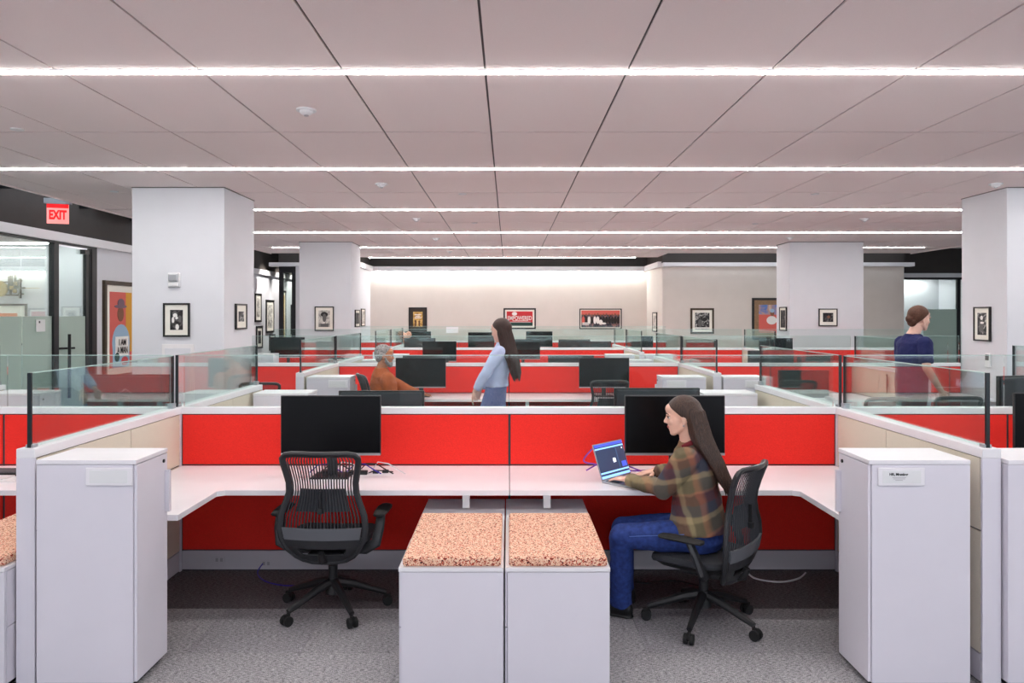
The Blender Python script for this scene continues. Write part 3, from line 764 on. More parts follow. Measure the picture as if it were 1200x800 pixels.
# ---------------------------------------------------------------- mesh task chair
BZ = [(.355, .12, -.185), (.385, .165, -.205), (.43, .205, -.228), (.49, .236, -.246), (.56, .25, -.256), (.63, .243, -.254), (.70, .215, -.247), (.76, .195, -.246), (.82, .193, -.255), (.88, .205, -.270), (.94, .217, -.290), (.968, .218, -.302), (.985, .20, -.308), (.992, .16, -.312)]
def bprof(z):
    for a, b in zip(BZ[:-1], BZ[1:]):
        if z <= b[0]:
            t = max(0, (z-a[0])/(b[0]-a[0])); return a[1]+(b[1]-a[1])*t, a[2]+(b[2]-a[2])*t
    return BZ[-1][1], BZ[-1][2]
def bpt(u, z, off=0):
    hw, y = bprof(z); return Vector((u*hw, y-.035*(1-u*u)+.02+off, z))
def patch(us, zs, th, off=0):
    m = MB(); n = len(us); k = len(zs)
    for o_ in (0, th):
        for z in zs:
            for u in us: m.v.append(bpt(u, z, off-o_))
    for j in range(k-1):
        for i in range(n-1):
            a = j*n+i; m.f.append((a, a+1, a+n+1, a+n)); b = n*k+a; m.f.append((b, b+n, b+n+1, b+1))
    bd = [i for i in range(n)]+[j*n+n-1 for j in range(1, k)]+[(k-1)*n+i for i in range(n-2, -1, -1)]+[j*n for j in range(k-2, 0, -1)]
    for a, b in zip(bd, bd[1:]+bd[:1]): m.f.append((a, n*k+a, n*k+b, b))
    return m
def lsp(a, b, n): return [a+(b-a)*i/(n-1) for i in range(n)]
def make_chair(legrot=0, drop=0, deg=0):
    t = thing('task_chair', '', 'chair', group='black mesh task chairs')
    ring = [bpt(-1, z) for z, _, _ in BZ]+[bpt(u, .995) for u in (-.6, -.3, 0, .3, .6)]+[bpt(1, z) for z, _, _ in reversed(BZ)]+[bpt(u, .352) for u in (.6, 0, -.6)]+[bpt(-1, BZ[0][0])]
    part('back_frame', MB().tube(ring, .0155, 8, flat=1.3), 'chair_frame', t, world=False, sm=True)
    sl = MB()
    for i in range(25):
        u = -.94+1.88*i/24
        zt = .985
        pts = [bpt(u, z) for z in lsp(.53, zt, 16)]
        sl.tube(pts, .0042, 4, flat=.8)
    part('back_slats', sl, 'chair_slat', t, world=False, kind='stuff')
    part('lumbar_pad', patch(lsp(-.66, .66, 9), lsp(.655, .785, 5), .012, .018), 'chair_fabric', t, world=False, sm=True)
    part('lumbar_knob', MB().box(-.004, .004, -.285, -.268, .66, .78).box(-.014, .014, -.292, -.265, .65, .68), 'plastic_black', t, world=False)
    part('lower_band', patch(lsp(-.92, .92, 11), lsp(.495, .565, 4), .014, -.004), 'chair_grey', t, world=False, sm=True)
    sh = patch(lsp(-.97, .97, 11), lsp(.44, .505, 3), .016, .002)
    m2 = patch(lsp(-.97, .97, 11), lsp(.356, .40, 3), .016, .002)
    for q in (m2, patch(lsp(-.97, -.68, 4), lsp(.39, .45, 3), .016, .002), patch(lsp(.68, .97, 4), lsp(.39, .45, 3), .016, .002)):
        n = len(sh.v); sh.v += q.v; sh.f += [tuple(n+i for i in f) for f in q.f]
    part('lower_shell', sh, 'chair_frame', t, world=False, sm=True)
    # seat
    def se(w, d, k=24, e=.55):
        out = []
        for i in range(k):
            a = 2*PI*i/k; c, s = math.cos(a), math.sin(a)
            out.append((math.copysign(abs(c)**e, c)*w, math.copysign(abs(s)**e, s)*d+.03))
        return out
    def layers(spec):
        m = MB(); k = 28
        for w_, d_, z in spec:
            for x, y in se(w_, d_, k): m.v.append(Vector((x, y, z-.02*max(0, (y-.15)/.1)*1.0-.012*(1-(x/.25)**2))))
        for j in range(len(spec)-1):
            for i in range(k):
                i2 = (i+1) % k; m.f.append((j*k+i, j*k+i2, (j+1)*k+i2, (j+1)*k+i))
        m.f.append(tuple(range(k-1, -1, -1))); m.f.append(tuple((len(spec)-1)*k+i for i in range(k)))
        return m
    part('seat', layers([(.215, .20, .432), (.242, .228, .44), (.25, .235, .458), (.245, .23, .476), (.22, .205, .486), (.12, .1, .488)]), 'chair_fabric', t, world=False, sm=True)
    part('seat_shell', layers([(.13, .12, .395), (.19, .18, .405), (.225, .21, .432)]), 'plastic_black', t, world=False, sm=True)
    part('mechanism', MB().box(-.06, .06, -.12, .11, .335, .392).box(-.10, .10, -.2, -.06, .37, .40), 'plastic_black', t, world=False, bevel=.01)
    part('back_bracket', MB().tube([(0, -.1, .37), (0, -.19, .36), (0, -.235, .37), (0, -.26, .42)], [.03, .03, .026, .018], 8), 'plastic_black', t, world=False, sm=True)
    for s in (-1, 1):
        a = part('armrest', MB().tube([(s*.10, -.08, .395), (s*.22, -.10, .40), (s*.285, -.115, .44), (s*.30, -.09, .52), (s*.305, -.05, .60)], [.02, .022, .022, .02, .018], 8, flat=1.5), 'chair_frame', t, world=False, sm=True)
        pad = MB().loft([(Vector((s*.305, y, z)), Vector((w_, 0, 0)), Vector((0, 0, h_))) for y, z, w_, h_ in
                         ((-.135, .605, .012, .006), (-.125, .605, .034, .013), (-.05, .607, .043, .016), (.06, .609, .044, .016), (.115, .607, .036, .013), (.13, .605, .014, .006))], 16)
        part('arm_pad', pad, 'rubber', a, world=False, sm=True)
    for o_ in t.children_recursive:
        o_.data.transform(Matrix.Translation((0, 0, -drop)))
    part('gas_column', MB().cyl((0,0,.20), (0,0,.345-drop), .016, 14).cyl((0,0,.10), (0,0,.27), .028, 16), 'plastic_black', t, world=False, sm=True)
    part('hub', MB().cyl((0,0,.10), (0,0,.195), .046, 18, .036), 'plastic_black', t, world=False, sm=True)
    for i in range(5):
        a = legrot+i*2*PI/5; c, s = math.cos(a), math.sin(a)
        lg = part('leg', MB().tube([(c*.03, s*.03, .168), (c*.12, s*.12, .148), (c*.26, s*.26, .098), (c*.318, s*.318, .078)], [.028, .025, .019, .016], 8), 'plastic_black', t, world=False, sm=True)
        q = Vector((c*.315, s*.315, 0)); tx = Vector((-s, c, 0)); ca = Vector((c, s, 0))
        cs = MB().cyl(q+Vector((0,0,.075)), q+Vector((0,0,.045)), .008, 8)
        of = q+ca*.012+Vector((0, 0, .029))
        cs.cyl(of+tx*.008, of+tx*.026, .029, 18); cs.cyl(of-tx*.008, of-tx*.026, .029, 18); cs.cyl(of-tx*.01, of+tx*.01, .012, 8)
        cs.obox(of+Vector((0,0,.022)), Matrix((ca, tx, Vector((0,0,1)))).transposed(), .02, .007, .016)
        part('caster', cs, 'rubber', lg, world=False, sm=True)
    return t
ch = make_chair(R(-56))
ch.location = (-1.065, 4.66, 0); ch.rotation_euler = (0, 0, R(-2)); ch['label'] = 'empty black mesh task chair seen from behind at the left desk'
ch2 = make_chair(R(-64)-R(34), .05); ch2.location = (1.13, 4.45, 0); ch2.rotation_euler = (0, 0, R(52)); ch2['label'] = 'black mesh task chair the plaid-jacketed woman sits in'
def chair(x, y, deg, label): return dup(ch, (x, y, 0), R(deg), label)
chair(at(711, 0, 9.45).x, 9.45, 0, 'mesh task chair before the second row right monitor')
ch3 = make_chair(R(-50), -.11); ch3.location = (-1.40, 8.8, 0); ch3.rotation_euler = (0, 0, R(-68)); ch3['label'] = 'raised mesh chair the man in the rust sweater sits in'
chair(4.30, 7.62, 0, 'mesh chair beyond the divider, in front of the walking man, right one')
chair(3.55, 7.55, 8, 'darker mesh chair beyond the divider, left of the other and by the walking man')
chair(at(308, 0, 9.1).x, 9.15, 8, 'mesh chair beside the left column, second row')
chair(at(815, 0, 14.3).x, 14.3, 10, 'mesh chair far back in the right bay, third row')
chair(at(405, 0, 14.2).x, 14.2, -5, 'mesh chair far back in the left bay, third row')
chair(at(470, 0, 18.5).x, 18.3, 0, 'mesh chair in the farthest row, left of the gold poster')

# laptop
lp = thing('laptop', 'open silver laptop with a dark blue screen under the seated woman\'s hands', 'laptop', (.69, 4.91, DZ), R(48))
# local: keyboard toward -Y (user side), screen at +Y
lp.scale = (1.08, 1.08, 1.08)
part('base', MB().box(-.15, .15, -.21, 0, 0, .013), 'silver', lp, world=False, bevel=.003)
kb = MB()
for i in range(13):
    for j in range(5): kb.box(-.138+i*.0213, -.120+i*.0213, -.105+j*.018, -.09+j*.018, .013, .0148)
part('keyboard', kb, 'plastic_black', lp, world=False, kind='stuff')
part('trackpad', MB().box(-.045, .045, -.19, -.125, .013, .0136), 'chair_grey', lp, world=False)
mat('lap_base', (38, 48, 72), .4, emit=.8); mat('lap_bar', (120, 170, 235), .4, emit=1.0); mat('lap_blue', (56, 70, 170), .4, emit=1.0); mat('lap_white', (235, 240, 250), .4, emit=1.2); mat('lap_side', (52, 74, 104), .4, emit=.8)
ax = Matrix.Rotation(R(-19), 3, 'X')
def scr(x0, x1, z0, z1, y0, y1):
    m = MB().box(x0, x1, y0, y1, z0, z1); m.v = [ax @ v+Vector((0, 0, .012)) for v in m.v]; return m
lid = part('lid', scr(-.15, .15, 0, .212, -.003, .003), 'silver', lp, world=False, bevel=.002)
part('screen', scr(-.144, .144, .008, .206, -.0045, -.003), 'lap_base', lid, world=False)
part('screen_bar', scr(-.144, .144, .19, .206, -.0052, -.0045), 'lap_blue', lid, world=False)
part('screen_bar', scr(-.144, .144, .176, .184, -.0052, -.0045), 'lap_bar', lid, world=False)
part('screen_bar', scr(-.144, .144, .034, .043, -.0052, -.0045), 'lap_bar', lid, world=False)
part('screen_bar', scr(-.144, .144, .008, .022, -.0052, -.0045), 'lap_bar', lid, world=False)
part('screen_pane', scr(.055, .065, .05, .172, -.0052, -.0045), 'lap_side', lid, world=False)
part('screen_pane', scr(.085, .135, .052, .084, -.0052, -.0045), 'lap_blue', lid, world=False)
part('screen_icon', scr(.02, .029, .085, .105, -.0055, -.0052).box(0,0,0,0,0,0) if False else scr(.008, .032, .088, .112, -.0055, -.0045), 'lap_white', lid, world=False)
part('screen_icon', scr(.12, .127, .158, .166, -.0055, -.0045), 'lap_white', lid, world=False)

# things on other desks
t = thing('paper_tray', 'small stack of papers on the right bay desk, second row', 'papers', (at(982, 0, 9.2).x, 9.2, DZ))
cx = at(982, 0, 9.2).x
part('papers', MB().box(cx-.12, cx+.12, 9.1, 9.3, DZ, DZ+.02).box(cx-.1, cx+.14, 9.12, 9.32, DZ+.02, DZ+.035), 'white_plastic', t, bevel=.001)
part('folder', MB().box(cx-.12, cx-.08, 9.1, 9.3, DZ+.035, DZ+.07), 'trim_white', t, bevel=.001)
c = at(1025, 452, 9.3)
t = thing('hanging_ornament', 'small gold and green ornament pinned on the cream partition', 'ornament', (RB-.045, 9.35, .95))
part('leaf', MB().loft([((RB-.052, 9.35, .95+z), (.004, 0, 0), (0, w_, 0)) for z, w_ in ((.12, .004), (.06, .02), (0, .03), (-.06, .02), (-.13, .006))], 8), 'bronze_frame', t)
part('pin', MB().ell((RB-.056, 9.35, 1.05), .01, .01, .01), 'plastic_black', t)
tag(part('white_sign', MB().box(at(523,0,19.3).x, at(537,0,19.3).x, 19.28, 19.288, at(0,390,19.3).z, at(0,383,19.3).z), 'white_plastic'), 'white paper sheet fixed on the glass left of the standing woman', 'paper')
tag(part('pink_flowers', MB().ell(at(474, 394, 18.6), .14, .1, .09).ell(at(470, 391, 18.6), .08, .08, .07).ell(at(479, 392, 18.6), .07, .07, .08).cyl(at(474, 396, 18.6), (at(474, 396, 18.6).x, 18.6, .735), .05), 'cushion_fabric', sm=True), 'small pink flower bunch in the farthest row beside the gold poster', 'flowers')

# ---------------------------------------------------------------- framed pictures and wall devices
def bwmat(name, cols, scale=9, dist=1.0):
    m = bpy.data.materials.new(name); m.use_nodes = True; nt = m.node_tree; b = nt.nodes['Principled BSDF']; b.inputs['Roughness'].default_value = .6
    tc = nt.nodes.new('ShaderNodeTexCoord'); n = nt.nodes.new('ShaderNodeTexNoise'); n.inputs['Scale'].default_value = scale; n.inputs['Detail'].default_value = 3; n.inputs['Distortion'].default_value = dist
    r = nt.nodes.new('ShaderNodeValToRGB'); e = r.color_ramp.elements
    e[0].position = .35; e[0].color = lin(cols[0]); e[1].position = .65; e[1].color = lin(cols[-1])
    for i, c_ in enumerate(cols[1:-1]): x = e.new(.35+.3*(i+1)/(len(cols)-1)); x.color = lin(c_)
    nt.links.new(tc.outputs['Object'], n.inputs['Vector']); nt.links.new(n.outputs['Fac'], r.inputs[0]); nt.links.new(r.outputs[0], b.inputs['Base Color'])
    MATS[name] = m
bwmat('photo_bw', [(20, 20, 22), (60, 60, 62), (205, 203, 198)], 14)
bwmat('photo_dark', [(14, 14, 16), (30, 30, 32), (110, 105, 104)], 12)
bwmat('photo_pale', [(120, 118, 114), (190, 188, 182), (225, 222, 215)], 10)
bwmat('photo_group', [(30, 32, 48), (80, 78, 92), (150, 110, 105)], 9)
bwmat('print_gold', [(150, 110, 50), (205, 165, 85), (226, 196, 130)], 8)
bwmat('print_sky', [(80, 120, 190), (190, 150, 130), (230, 225, 220)], 3)
mat('ink_black', (28, 27, 28), .6); mat('ink_grey', (96, 94, 94), .6); mat('ink_white', (236, 234, 230), .6); mat('ink_red', (196, 36, 44), .6)
mat('ink_skin', (130, 84, 62), .7); mat('ink_orange', (222, 112, 50), .7); mat('ink_ochre', (214, 156, 48), .7); mat('ink_pink', (212, 98, 88), .7); mat('ink_blue', (150, 180, 205), .7); mat('ink_hat', (120, 96, 110), .7); mat('ink_green', (30, 66, 60), .7); mat('ink_brown', (96, 60, 40), .7)
def disc(cx, cz, rx, rz, y0, y1, n=20): return MB().plate([(cx+rx*math.cos(2*PI*k/n), cz+rz*math.sin(2*PI*k/n)) for k in range(n)], y0, y1)
def framed(label, P, axis, w, h, fw=.03, fd=.03, fm='black_frame', mw=.1, mm='mat_board', pm='photo_bw', figs=(), cat='picture', group=None):
    """P = centre on the wall plane; axis: '-y' hangs facing the camera, '+x' faces right, '-x' faces left"""
    rz = {'-y': 0, '+x': PI/2, '-x': -PI/2}[axis]
    t = thing('framed_picture', label, cat, P, rz, group)
    f = MB()
    f.box(-w/2, w/2, -fd, 0, h/2-fw, h/2).box(-w/2, w/2, -fd, 0, -h/2, -h/2+fw).box(-w/2, -w/2+fw, -fd, 0, -h/2+fw, h/2-fw).box(w/2-fw, w/2, -fd, 0, -h/2+fw, h/2-fw)
    part('frame', f, fm, t, world=False, bevel=.003)
    part('mat_board', MB().box(-w/2+fw, w/2-fw, -fd*.55, -.002, -h/2+fw, h/2-fw), mm, t, world=False)
    iw, ih = w/2-fw-mw, h/2-fw-mw*(1.0)
    pic = part('picture', MB().box(-iw, iw, -fd*.6, -fd*.55, -ih, ih), pm, t, world=False)
    y0 = -fd*.6
    for k, (kind, cx, cz, rx, rz_, m_) in enumerate(figs):      # flat print on the picture, in units of its half size
        y = y0-.0015*(k+1)
        if kind == 'o': q = disc(cx*iw, cz*ih, rx*iw, rz_*ih, y, y0)
        else: q = MB().box((cx-rx)*iw, (cx+rx)*iw, y, y0, (cz-rz_)*ih, (cz+rz_)*ih)
        part('printed_shape', q, m_, pic, world=False)
    return t, pic, y0, iw, ih
G = 'framed pictures on the white columns and walls'
def fr(label, x0, y0, x1, y1, Y, **k):
    a, b = at(x0, y0, Y), at(x1, y1, Y)
    return framed(label, ((a.x+b.x)/2, Y, (a.z+b.z)/2), '-y', b.x-a.x, a.z-b.z, group=G, **k)
def frx(label, X, ya, z0, z1, wid, ax_, **k): return framed(label, (X, ya, (z0+z1)/2), ax_, wid, z1-z0, group=G, **k)
portrait = [('o', .05, .25, .34, .42, 'ink_white'), ('b', .05, -.6, .5, .35, 'ink_grey'), ('o', .0, .55, .4, .2, 'ink_grey')]
fr('black-framed black and white photograph on the left column front', 192, 355, 223, 394.5, 9.4, mw=.062, fw=.022, figs=[('o', -.25, .6, .42, .3, 'ink_grey'), ('o', -.2, .45, .34, .22, 'ink_white'), ('o', -.1, .12, .3, .2, 'ink_grey'), ('o', .05, .2, .2, .14, 'ink_white'), ('o', .55, .1, .25, .35, 'ink_grey'), ('o', .15, -.25, .35, .12, 'ink_black'), ('o', .15, -.7, .25, .28, 'ink_white'), ('o', -.5, .0, .18, .3, 'ink_white')], pm='photo_dark')
yy = 9.95
frx('black-framed photograph on the side of the left column', -3.48, yy, 1.60, 1.93, .40, '+x', mw=.08, fw=.02, pm='photo_bw')
fr('framed portrait of a person in a dark beret on the second left column', 369, 359, 391.5, 387.5, 16.4, fw=.022, mw=.06, pm='photo_pale', figs=[('o', .0, .5, .62, .3, 'ink_black'), ('o', .02, .1, .34, .5, 'ink_grey'), ('b', .05, -.8, .7, .2, 'ink_grey')])
frx('narrow-looking framed picture on the side of the second left column', -3.36, 17.0, 1.52, 1.90, .5, '+x', mw=.05, fw=.02, pm='photo_dark')
frx('framed picture on the white return wall left of the gold poster', -4.05, 21.3, 1.47, 1.96, .55, '+x', mw=.04, fw=.03, pm='photo_pale')
fr('black-framed gold poster with two figures on the back wall', 479, 360, 500.5, 388, 22.5, fw=.05, mw=.08, mm='dark_mat', pm='print_gold', figs=[('o', -.5, -.25, .22, .16, 'ink_brown'), ('b', -.45, -.65, .16, .3, 'ink_brown'), ('o', .3, -.3, .2, .16, 'ink_brown'), ('b', .32, -.7, .16, .26, 'ink_brown'), ('b', 0, .62, .7, .05, 'ink_white'), ('b', 0, .42, .5, .05, 'ink_white'), ('b', 0, .2, .7, .06, 'ink_white')])
t, pic, y0, iw, ih = fr('red and black framed print reading EMPOWERED on the back wall', 590, 361, 628, 385.5, 22.5, fw=.045, mw=.05, pm='ink_red', figs=[('o', -.4, .68, .2, .26, 'ink_white'), ('b', 0, -.76, 1, .24, 'ink_green'), ('b', 0, -.47, .86, .03, 'ink_white'), ('b', .05, -.3, .6, .035, 'ink_white')])
text_mesh('lettering', 'EMPOWERED', .17, 'ink_white', pic, (0, y0-.009, ih*.05), bold=.002, sx=.70)
fr('wide black-framed group photograph on the back wall', 679, 361.5, 728.5, 385.5, 22.5, fw=.03, mw=.025, pm='photo_group',
   figs=[('b', 0, .75, 1, .25, 'ink_pink')]+[('o', -.9+.15*k, .42+.06*((k*7) % 3), .045, .14, 'ink_skin') for k in range(13)]+
   [('o', -.9+.15*k, -.15, .075, .45, ('ink_pink', 'ink_black', 'ink_white', 'ink_black', 'ink_white', 'ink_white')[k] if k < 6 else 'ink_black') for k in range(13)]+[('b', -.75, -.5, .2, .06, 'ink_white'), ('b', -.78, -.68, .17, .05, 'ink_white'), ('o', .0, -.4, .1, .3, 'ink_white'), ('o', .16, -.55, .12, .12, 'ink_white')])
frx('narrow framed picture on the return wall right of the group photograph', 4.05, 21.2, 1.32, 1.86, .6, '-x', mw=.06, fw=.03, pm='photo_pale')
fr('bronze-framed black and white sports photograph on the far right wall', 809, 361, 836.5, 391, 20.2, fw=.05, mw=.07, fm='bronze_frame', pm='photo_bw', figs=[('o', -.3, -.3, .3, .5, 'ink_grey'), ('o', .35, .2, .35, .22, 'ink_black'), ('b', 0, -.85, 1, .08, 'ink_white')])
fr('large framed painting of a baseball player in a blue cap', 881, 349, 921, 398, 20.2, fw=.06, mw=.12, mm='wood_frame', pm='print_sky', figs=[('b', 0, -.35, 1, .65, 'ink_pink'), ('o', .25, -.1, .5, .3, 'ink_white'), ('o', .3, .42, .2, .22, 'ink_skin'), ('o', .3, .58, .22, .14, 'ink_blue')])
frx('small black-framed picture on the side of the far right column', 6.0, 16.75, 1.44, 1.96, .42, '-x', mw=.05, fw=.02, pm='photo_dark')
fr('small dark framed photograph on the front of the far right column', 959, 361.5, 981, 382, 16.4, fw=.02, mw=.07, pm='photo_dark', figs=[('o', .1, .1, .3, .3, 'ink_skin')])
frx('black-framed photograph on the side of the right column', 6.1, 9.87, 1.45, 1.89, .34, '-x', mw=.06, fw=.018, pm='photo_bw', figs=[('o', -.05, .55, .3, .2, 'ink_white'), ('b', -.1, -.2, .45, .5, 'ink_grey'), ('o', .1, .1, .4, .1, 'ink_white')])
# tall poster on the left wall
t, pic, y0, iw, ih = frx('tall framed poster of a man in a hat with an I AM A MAN placard', WL, 13.02, .72, 2.35, 1.10, '+x', fw=.07, fd=.05, fm='bronze_frame', mw=.11, pm='ink_pink',
   figs=[('b', .72, .2, .28, .8, 'ink_ochre'), ('o', 0, -.35, .8, .5, 'ink_blue'), ('b', 0, -.7, .75, .3, 'ink_blue'), ('o', -.05, .42, .28, .2, 'ink_skin'), ('o', -.05, .62, .55, .05, 'ink_hat'), ('o', -.02, .70, .3, .13, 'ink_hat'), ('b', .05, -.44, .58, .26, 'ink_white'), ('o', .3, -.84, .3, .12, 'ink_red'), ('o', -.4, -.72, .2, .12, 'ink_green')])
text_mesh('lettering', 'I AM', .15, 'ink_black', pic, (iw*.05, y0-.018, -ih*.34), bold=.003, sx=.85)
text_mesh('lettering', 'A MAN', .15, 'ink_black', pic, (iw*.05, y0-.018, -ih*.55), bold=.003, sx=.75)
# gallery on the corridor wall
for k, (y, z0, z1, wd, pm) in enumerate(((20.2, 1.6, 2.35, .5, 'photo_pale'), (21.2, 1.3, 2.2, .7, 'photo_pale'), (22.4, 1.0, 2.5, .6, 'print_gold'), (23.6, 1.2, 2.1, .7, 'photo_pale'), (20.3, .9, 1.5, .5, 'photo_dark'), (21.4, .8, 1.25, .5, 'photo_bw'))):
    frx('%s framed picture in the corridor gallery beyond the left column' % ['upper left', 'second upper', 'tall', 'rightmost', 'lower left', 'lower middle'][k], WL, y, z0, z1, wd, '+x', fw=.05, mw=.08, pm=pm)
# office picture and clock
framed('orange framed picture on the office wall behind the glass', (-8.72, 13.35, 1.62), '-y', .72, .72, fw=.035, mw=.13, pm='ink_orange', figs=[('o', .0, -.1, .4, .3, 'ink_red'), ('b', 0, .2, .1, .4, 'ink_brown')], group=G)
ck = thing('wall_clock', 'brass sculptural wall clock with spiky metal pieces behind the office glass', 'clock', (-8.83, 13.35, 2.24))
mat('brass', (190, 160, 90), .35, metal=.7)
part('dial', MB().cyl((-8.83, 13.35, 2.24), (-8.83, 13.30, 2.24), .14, 28), 'brass', ck, sm=True)
part('hands', MB().box(-8.835, -8.825, 13.295, 13.30, 2.24, 2.33).box(-8.90, -8.83, 13.293, 13.298, 2.235, 2.245), 'plastic_black', ck)
random.seed(3)
for k in range(14):
    x = -8.68+random.random()*.26; z = 2.12+random.random()*.28; L = .05+random.random()*.13
    part('metal_rod', MB().box(x-.008, x+.012, 13.30, 13.34, z-L, z+L) if k % 2 else MB().box(x-L*.6, x+L*.6, 13.28, 13.33, z-.012, z+.012), 'bronze_frame', ck)
for k in range(6):
    x = -8.66+random.random()*.2; z = 2.14+random.random()*.2
    part('metal_plate', MB().box(x-.03, x+.03, 13.27, 13.29, z-.03, z+.03), ('brass', 'bronze_frame')[k % 2], ck)
part('long_spike', MB().box(-8.5, -8.12, 13.30, 13.31, 2.245, 2.253), 'brass', ck)
# fire strobe on left column, panel below, phone on right column
c = at(204.5, 328, 9.4)
t = thing('alarm_strobe', 'small silver alarm device high on the left column', 'alarm', (c.x, 9.4, c.z))
part('back_plate', MB().box(c.x-.075, c.x+.075, 9.375, 9.4, c.z-.09, c.z+.09), 'white_plastic', t, bevel=.008)
part('lens', MB().box(c.x-.055, c.x+.055, 9.34, 9.375, c.z-.02, c.z+.075), 'silver', t, bevel=.012)
part('speaker_grille', MB().box(c.x-.06, c.x+.06, 9.345, 9.375, c.z-.08, c.z-.035), 'white_plastic', t, bevel=.01)
t = thing('access_panel', 'white square access panel low on the left column', 'panel', (at(209, 0, 9.4).x, 9.4, 1.2))
a, b = at(190, 403, 9.4), at(228, 470, 9.4)
part('surround', MB().box(a.x, b.x, 9.388, 9.4, b.z, a.z), 'trim_white', t, bevel=.004)
part('panel_door', MB().box(a.x+.04, b.x-.04, 9.382, 9.388, b.z+.04, a.z-.05), 'wall_white', t, bevel=.003)
t = thing('wall_phone', 'white handset holder on the side of the right column', 'phone', (6.1, 9.75, 1.21))
part('cradle', MB().box(6.075, 6.1, 9.70, 9.80, 1.12, 1.30), 'white_plastic', t, bevel=.008)
part('keypad', MB().box(6.07, 6.076, 9.715, 9.785, 1.21, 1.285), 'ink_grey', t, bevel=.002)
# exit sign
mat('exit_red', (225, 14, 20), .5, emit=.5); mat('exit_face', (250, 150, 145), .5, emit=.45)
ex = thing('exit_sign', 'glowing red EXIT sign hanging at the upper left', 'sign', (-6.25, 10.65, 3.6))
ex.rotation_euler = (0, 0, R(18))
part('housing', MB().box(-.17, .17, -.03, .03, -.28, -.20), 'silver', ex, world=False, bevel=.004)
part('stem', MB().cyl((0,0,-.2), (0,0,.7), .012, 8), 'plastic_black', ex, world=False)
pl = part('face', MB().box(-.135, .135, -.012, .012, -.55, -.28), 'exit_face', ex, world=False, bevel=.003)
part('red_band', MB().box(-.135, .135, -.0135, -.012, -.335, -.28), 'exit_red', pl, world=False)
text_mesh('lettering', 'EXIT', .17, 'exit_red', pl, (0, -.014, -.435), bold=.008, sx=.62)
# ---------------------------------------------------------------- people
mat('skin', (238, 190, 168), .5, noise=.04, nscale=25)
mat('skin_tan', (186, 122, 88), .5, noise=.04, nscale=25)
mat('skin_fair', (234, 190, 172), .5, noise=.03, nscale=25)
mat('lips', (186, 98, 92), .4); mat('eye_white', (235, 232, 228), .3); mat('iris', (58, 38, 26), .3); mat('brow', (50, 32, 24), .8)
mat('hair_brown', (38, 25, 20), .5, noise=.35, nscale=70, bump=.7, stretch=(3, 3, .16), c2=(82, 54, 40))
mat('hair_dark', (34, 19, 17), .5, noise=.35, nscale=70, bump=.7, stretch=(3, 3, .16), c2=(72, 44, 34))
mat('hair_short', (84, 50, 34), .7, noise=.3, nscale=80, bump=.8)
mat('hair_grey', (96, 94, 94), .8, noise=.3, nscale=60, bump=.9, c2=(176, 174, 172))
mat('denim', (24, 44, 104), .85, noise=.2, nscale=40, bump=.3, c2=(40, 66, 138))
mat('denim_pale', (86, 100, 150), .85, noise=.1, nscale=60, bump=.3, c2=(120, 128, 172))
mat('trousers_dark', (36, 42, 60), .85)
mat('shirt_blue', (196, 208, 240), .8, noise=.04, nscale=12, bump=.2)
mat('sweater_rust', (176, 88, 40), .95, noise=.12, nscale=150, bump=.5)
mat('tee_navy', (26, 32, 84), .9, noise=.08, nscale=80, bump=.2)
mat('tee_red', (120, 34, 44), .9)
mat('shoe', (20, 20, 22), .5)
mat('seam_thread', (90, 120, 190), .8)
